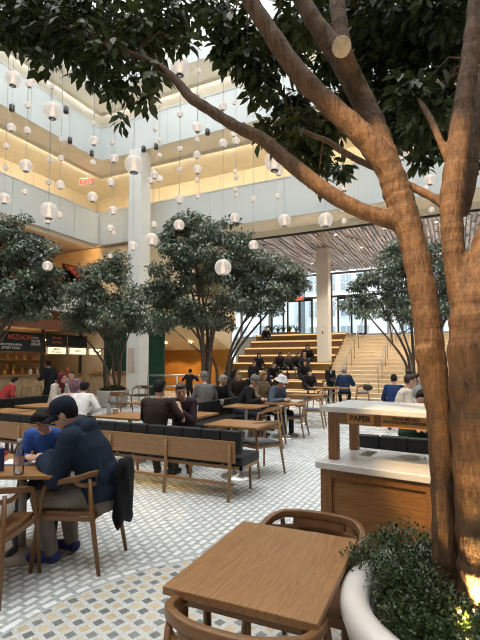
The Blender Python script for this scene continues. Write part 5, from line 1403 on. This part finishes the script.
person('person in a black coat seated left of the tree trunk by the settle', fp(229,12.5), head_to_rot(.9,-.3), 'sit', .5, 8, 0, 6, (10,0,0), (None,None), 'jacket', dk, 1.0, dk, dk, 'light', 'black', 'bob', None, 1.02, .02, coat=True)
person('person in dark brown with long fair hair, seated right of the tree trunk', fp(237,12.0), head_to_rot(.3,-1), 'sit', .5, 6, 0, 6, (10,0,0), (None,None), 'jacket', (.024,.016,.013), 1.0, dk, dk, 'light', 'tan', 'long', None, .98, .02)
person('person in dark clothes at the settle end, left of the white bucket hat', fp(250,13.0), head_to_rot(.5,-.9), 'sit', .48, 8, 0, 6, (10,0,0), (None,None), 'jacket', dk, 1.0, dk, dk, 'tan', 'black', 'long', None, 1.0, .02)
# --- by the stairs
def lapel(mb, d): mb.ball(d['waist']-d['up']*.10, (.18,.13,.12), 14, 9)
ps = floor_at(330.5, 17.4)
T = person('man in a black suit and tie standing at the foot of the stairs', ps, head_to_rot(.1,-1), 'stand', 0, 0, 0, 0, (2,0,0), ((-.02,.20,.92),(.03,.20,.92)), 'suit', dk, 1.0, dk, dk, 'dark', 'black', 'none', None, .885, .016, True, extras=lapel)
MB().add([(-.045,.128,1.27),(.045,.128,1.27),(0,.140,1.08),(-.045,.115,1.27),(.045,.115,1.27),(0,.12,1.08)],[(0,2,1),(3,4,5),(0,1,4,3),(1,2,5,4),(2,0,3,5)]).build('shirt_front', mat_plain('white_shirt', (.65,.65,.65), .7), T)
MB().box((0,.142,1.17),(.022,.010,.2)).build('tie', mat_plain('dark_tie', (.02,.02,.03), .5), T)
person('man in a blue vest over black, seated near the stairs, back to the viewer', floor_at(344.5, 15.6), head_to_rot(.25,1), 'sit', .5, 2, 0, 6, (14,0,0), ((-.2,.38,.80),(.26,.36,.82)), 'vest', (.022,.045,.10), 1.0, dk, dk, 'light', 'grey', 'short', None, 1.02, .016, coat=True)
person('woman with messy bun and glasses in a cream top, left of the trunk', floor_at(399, 7.7), head_to_rot(.95,-.15), 'sit', .50, 8, 0, 8, (8,0,0), (None,None), 'sweater', (.55,.47,.38), 1.0, (.05,.05,.06), dk, 'light', 'brown', 'bun', None, 1.04, .010, True, True)
person('person in a blue and black top seated behind the woman with the bun', floor_at(394, 10.2), head_to_rot(.4,1), 'sit', .48, 8, 0, 6, (10,0,0), (None,None), 'jacket', (.015,.035,.10), 1.0, dk, dk, 'light', 'black', 'short', None, .96, .018)
person('person with black hair partly hidden by the left trunk, near the stairs', floor_at(418, 10.6), head_to_rot(0,-1), 'sit', .48, 4, 0, 4, (6,0,0), (None,None), 'jacket', (.35,.34,.32), 1.0, dk, dk, 'light', 'black', 'long', None, .97, .018)
pv = floor_at(419, 5.6)
T = person('person in a dark green varsity jacket with yellow letters behind the recycling shelf', pv, head_to_rot(-.15,-1), 'sit', .46, 8, 0, 8, (14,0,0), ((-.12,.36,.80),(.12,.36,.80)), 'jacket', (.016,.045,.022), 1.0, (.05,.05,.055), dk, 'light', 'black', 'short', None, .93, .014)
for i, ch in enumerate(('A','L')): text_part(ch, .14, mat_plain('letter_yellow', (.62,.60,.12), .7), T, ((.085-.15*i), .205, .80), (R_(80),0,PI), 'letter', .006)
# --- on the tiers
def tier_p(px, k, label, y=.45, rz=0, **kw):
    p = atY(px, TY0+TD*k+y, TR*(k+1)); kw.setdefault('tcol', dk); kw.setdefault('bcol', (.022,.022,.026))
    return person(label, p, head_to_rot(*kw.pop('face_to',(.2,-1))), 'sit', .0+kw.pop('seat',.0), kw.pop('lean',10), 0, kw.pop('bend',8), (kw.pop('nod',10),0,0), (None,None), 'jacket', skin=kw.pop('skin','light'), vox=.024, feet=((-.13,.46,-.40+.08),(.13,.46,-.40+.08)), group='people sitting on the wooden tiers', **kw)
tier_p(258, 2, 'person in black on the tiers, leftmost of the upper seated row', hair='black', style='bob')
tier_p(252, 1, 'person in a black coat on the tiers, lower left with bag at the side', hair='brown', style='short', face_to=(.6,-1), coat=True)
tier_p(279, 2, 'person in black on the tiers with dark long hair, second along the upper row', style='long', s=1.03)
tier_p(288, 2, 'person on the tiers with fair hair, third along the upper row', hair='tan', style='bob', tcol=(.05,.045,.04))
tier_p(296, 2, 'person in a dark top and grey trousers on the tiers, middle of the upper row', bcol=(.16,.15,.14), hair='brown', style='long')
tier_p(303, 2, 'person with light brown hair on the tiers, right of the grey trousers', hair='tan', style='short', tcol=(.03,.03,.035))
tier_p(309, 3, 'person in black on the tiers just left of the pale column, upper one', style='bob', face_to=(-.5,-1))
tier_p(303, 3, 'person in black huddled beside another near the pale column on the tiers', style='short', face_to=(.6,-.8), lean=18)
tier_p(272, 1, 'person in black on the tiers bent forward, above the bucket hat', lean=26, style='short')
tier_p(264, 0, 'person in a black jacket on the lowest tier, left of the bucket hat', style='bob', hair='brown')
tier_p(279, 0, 'person in black on the lowest tier, right of the bucket hat', style='short', lean=22)
tier_p(303, 1, 'tall person in black on the tiers with long dark hair, front right', style='long', s=1.06)
tier_p(308, 0, 'person in black at the right end of the lowest tier', style='short', s=1.03, lean=14, coat=True)
tier_p(265, 6, 'person in black sitting alone high on the tiers under the tree crown', style='short', face_to=(.5,-1))
bagp = floor_at(368, 15.7); T = thing('handbag', 'dark rounded bag on the back of the chair right of the blue vest', 'bag', Vector((bagp.x, bagp.y, .62)), .3)
MB().ball((0,0,.08),(.17,.09,.11)).build('sack', mat_plain('olive_fabric', (.03,.035,.025), .8), T, True); MB().tube([(-.08,0,.15),(0,0,.27),(.08,0,.15)], .012, 6).build('handle', M_metal, T, True)

# ================================================================== CAMERA, SKY, RENDER SETTINGS
cam = bpy.data.cameras.new('camera'); co = bpy.data.objects.new('camera', cam); COL.objects.link(co)
co.location = (0,0,CAMH); co.rotation_euler = (PI/2+PITCH, 0, YAW)
cam.sensor_fit = 'VERTICAL'; cam.sensor_height = 36.0; cam.sensor_width = 27.0; cam.lens = FPX/640*36.0; cam.shift_y = (PPY-320)/640
cam.clip_start = .05; cam.clip_end = 300
SC.camera = co
wd = bpy.data.worlds.new('sky'); SC.world = wd; wd.use_nodes = True
nt = wd.node_tree; nt.nodes.clear()
o = nt.nodes.new('ShaderNodeOutputWorld'); bg = nt.nodes.new('ShaderNodeBackground')
bg.inputs[0].default_value = (.93,.975,1.0,1); bg.inputs[1].default_value = 3.0
nt.links.new(bg.outputs[0], o.inputs[0])
sun = bpy.data.lights.new('sun','SUN'); sun.energy = 1.2; sun.angle = R_(30); sun.color = (1,.96,.9)
so = bpy.data.objects.new('sun', sun); COL.objects.link(so); so.rotation_euler = (R_(18), R_(-10), 0)
vs = SC.view_settings; vs.view_transform = 'Standard'; vs.look = 'None'; vs.gamma = 1.0; vs.exposure = 0.25; vs.use_curve_mapping = False
SC.cycles.filter_width = 1.1; SC.cycles.max_bounces = 6; SC.cycles.diffuse_bounces = 4; SC.cycles.glossy_bounces = 3; SC.cycles.transparent_max_bounces = 10; SC.cycles.transmission_bounces = 4
SC.cycles.sample_clamp_indirect = 6.0
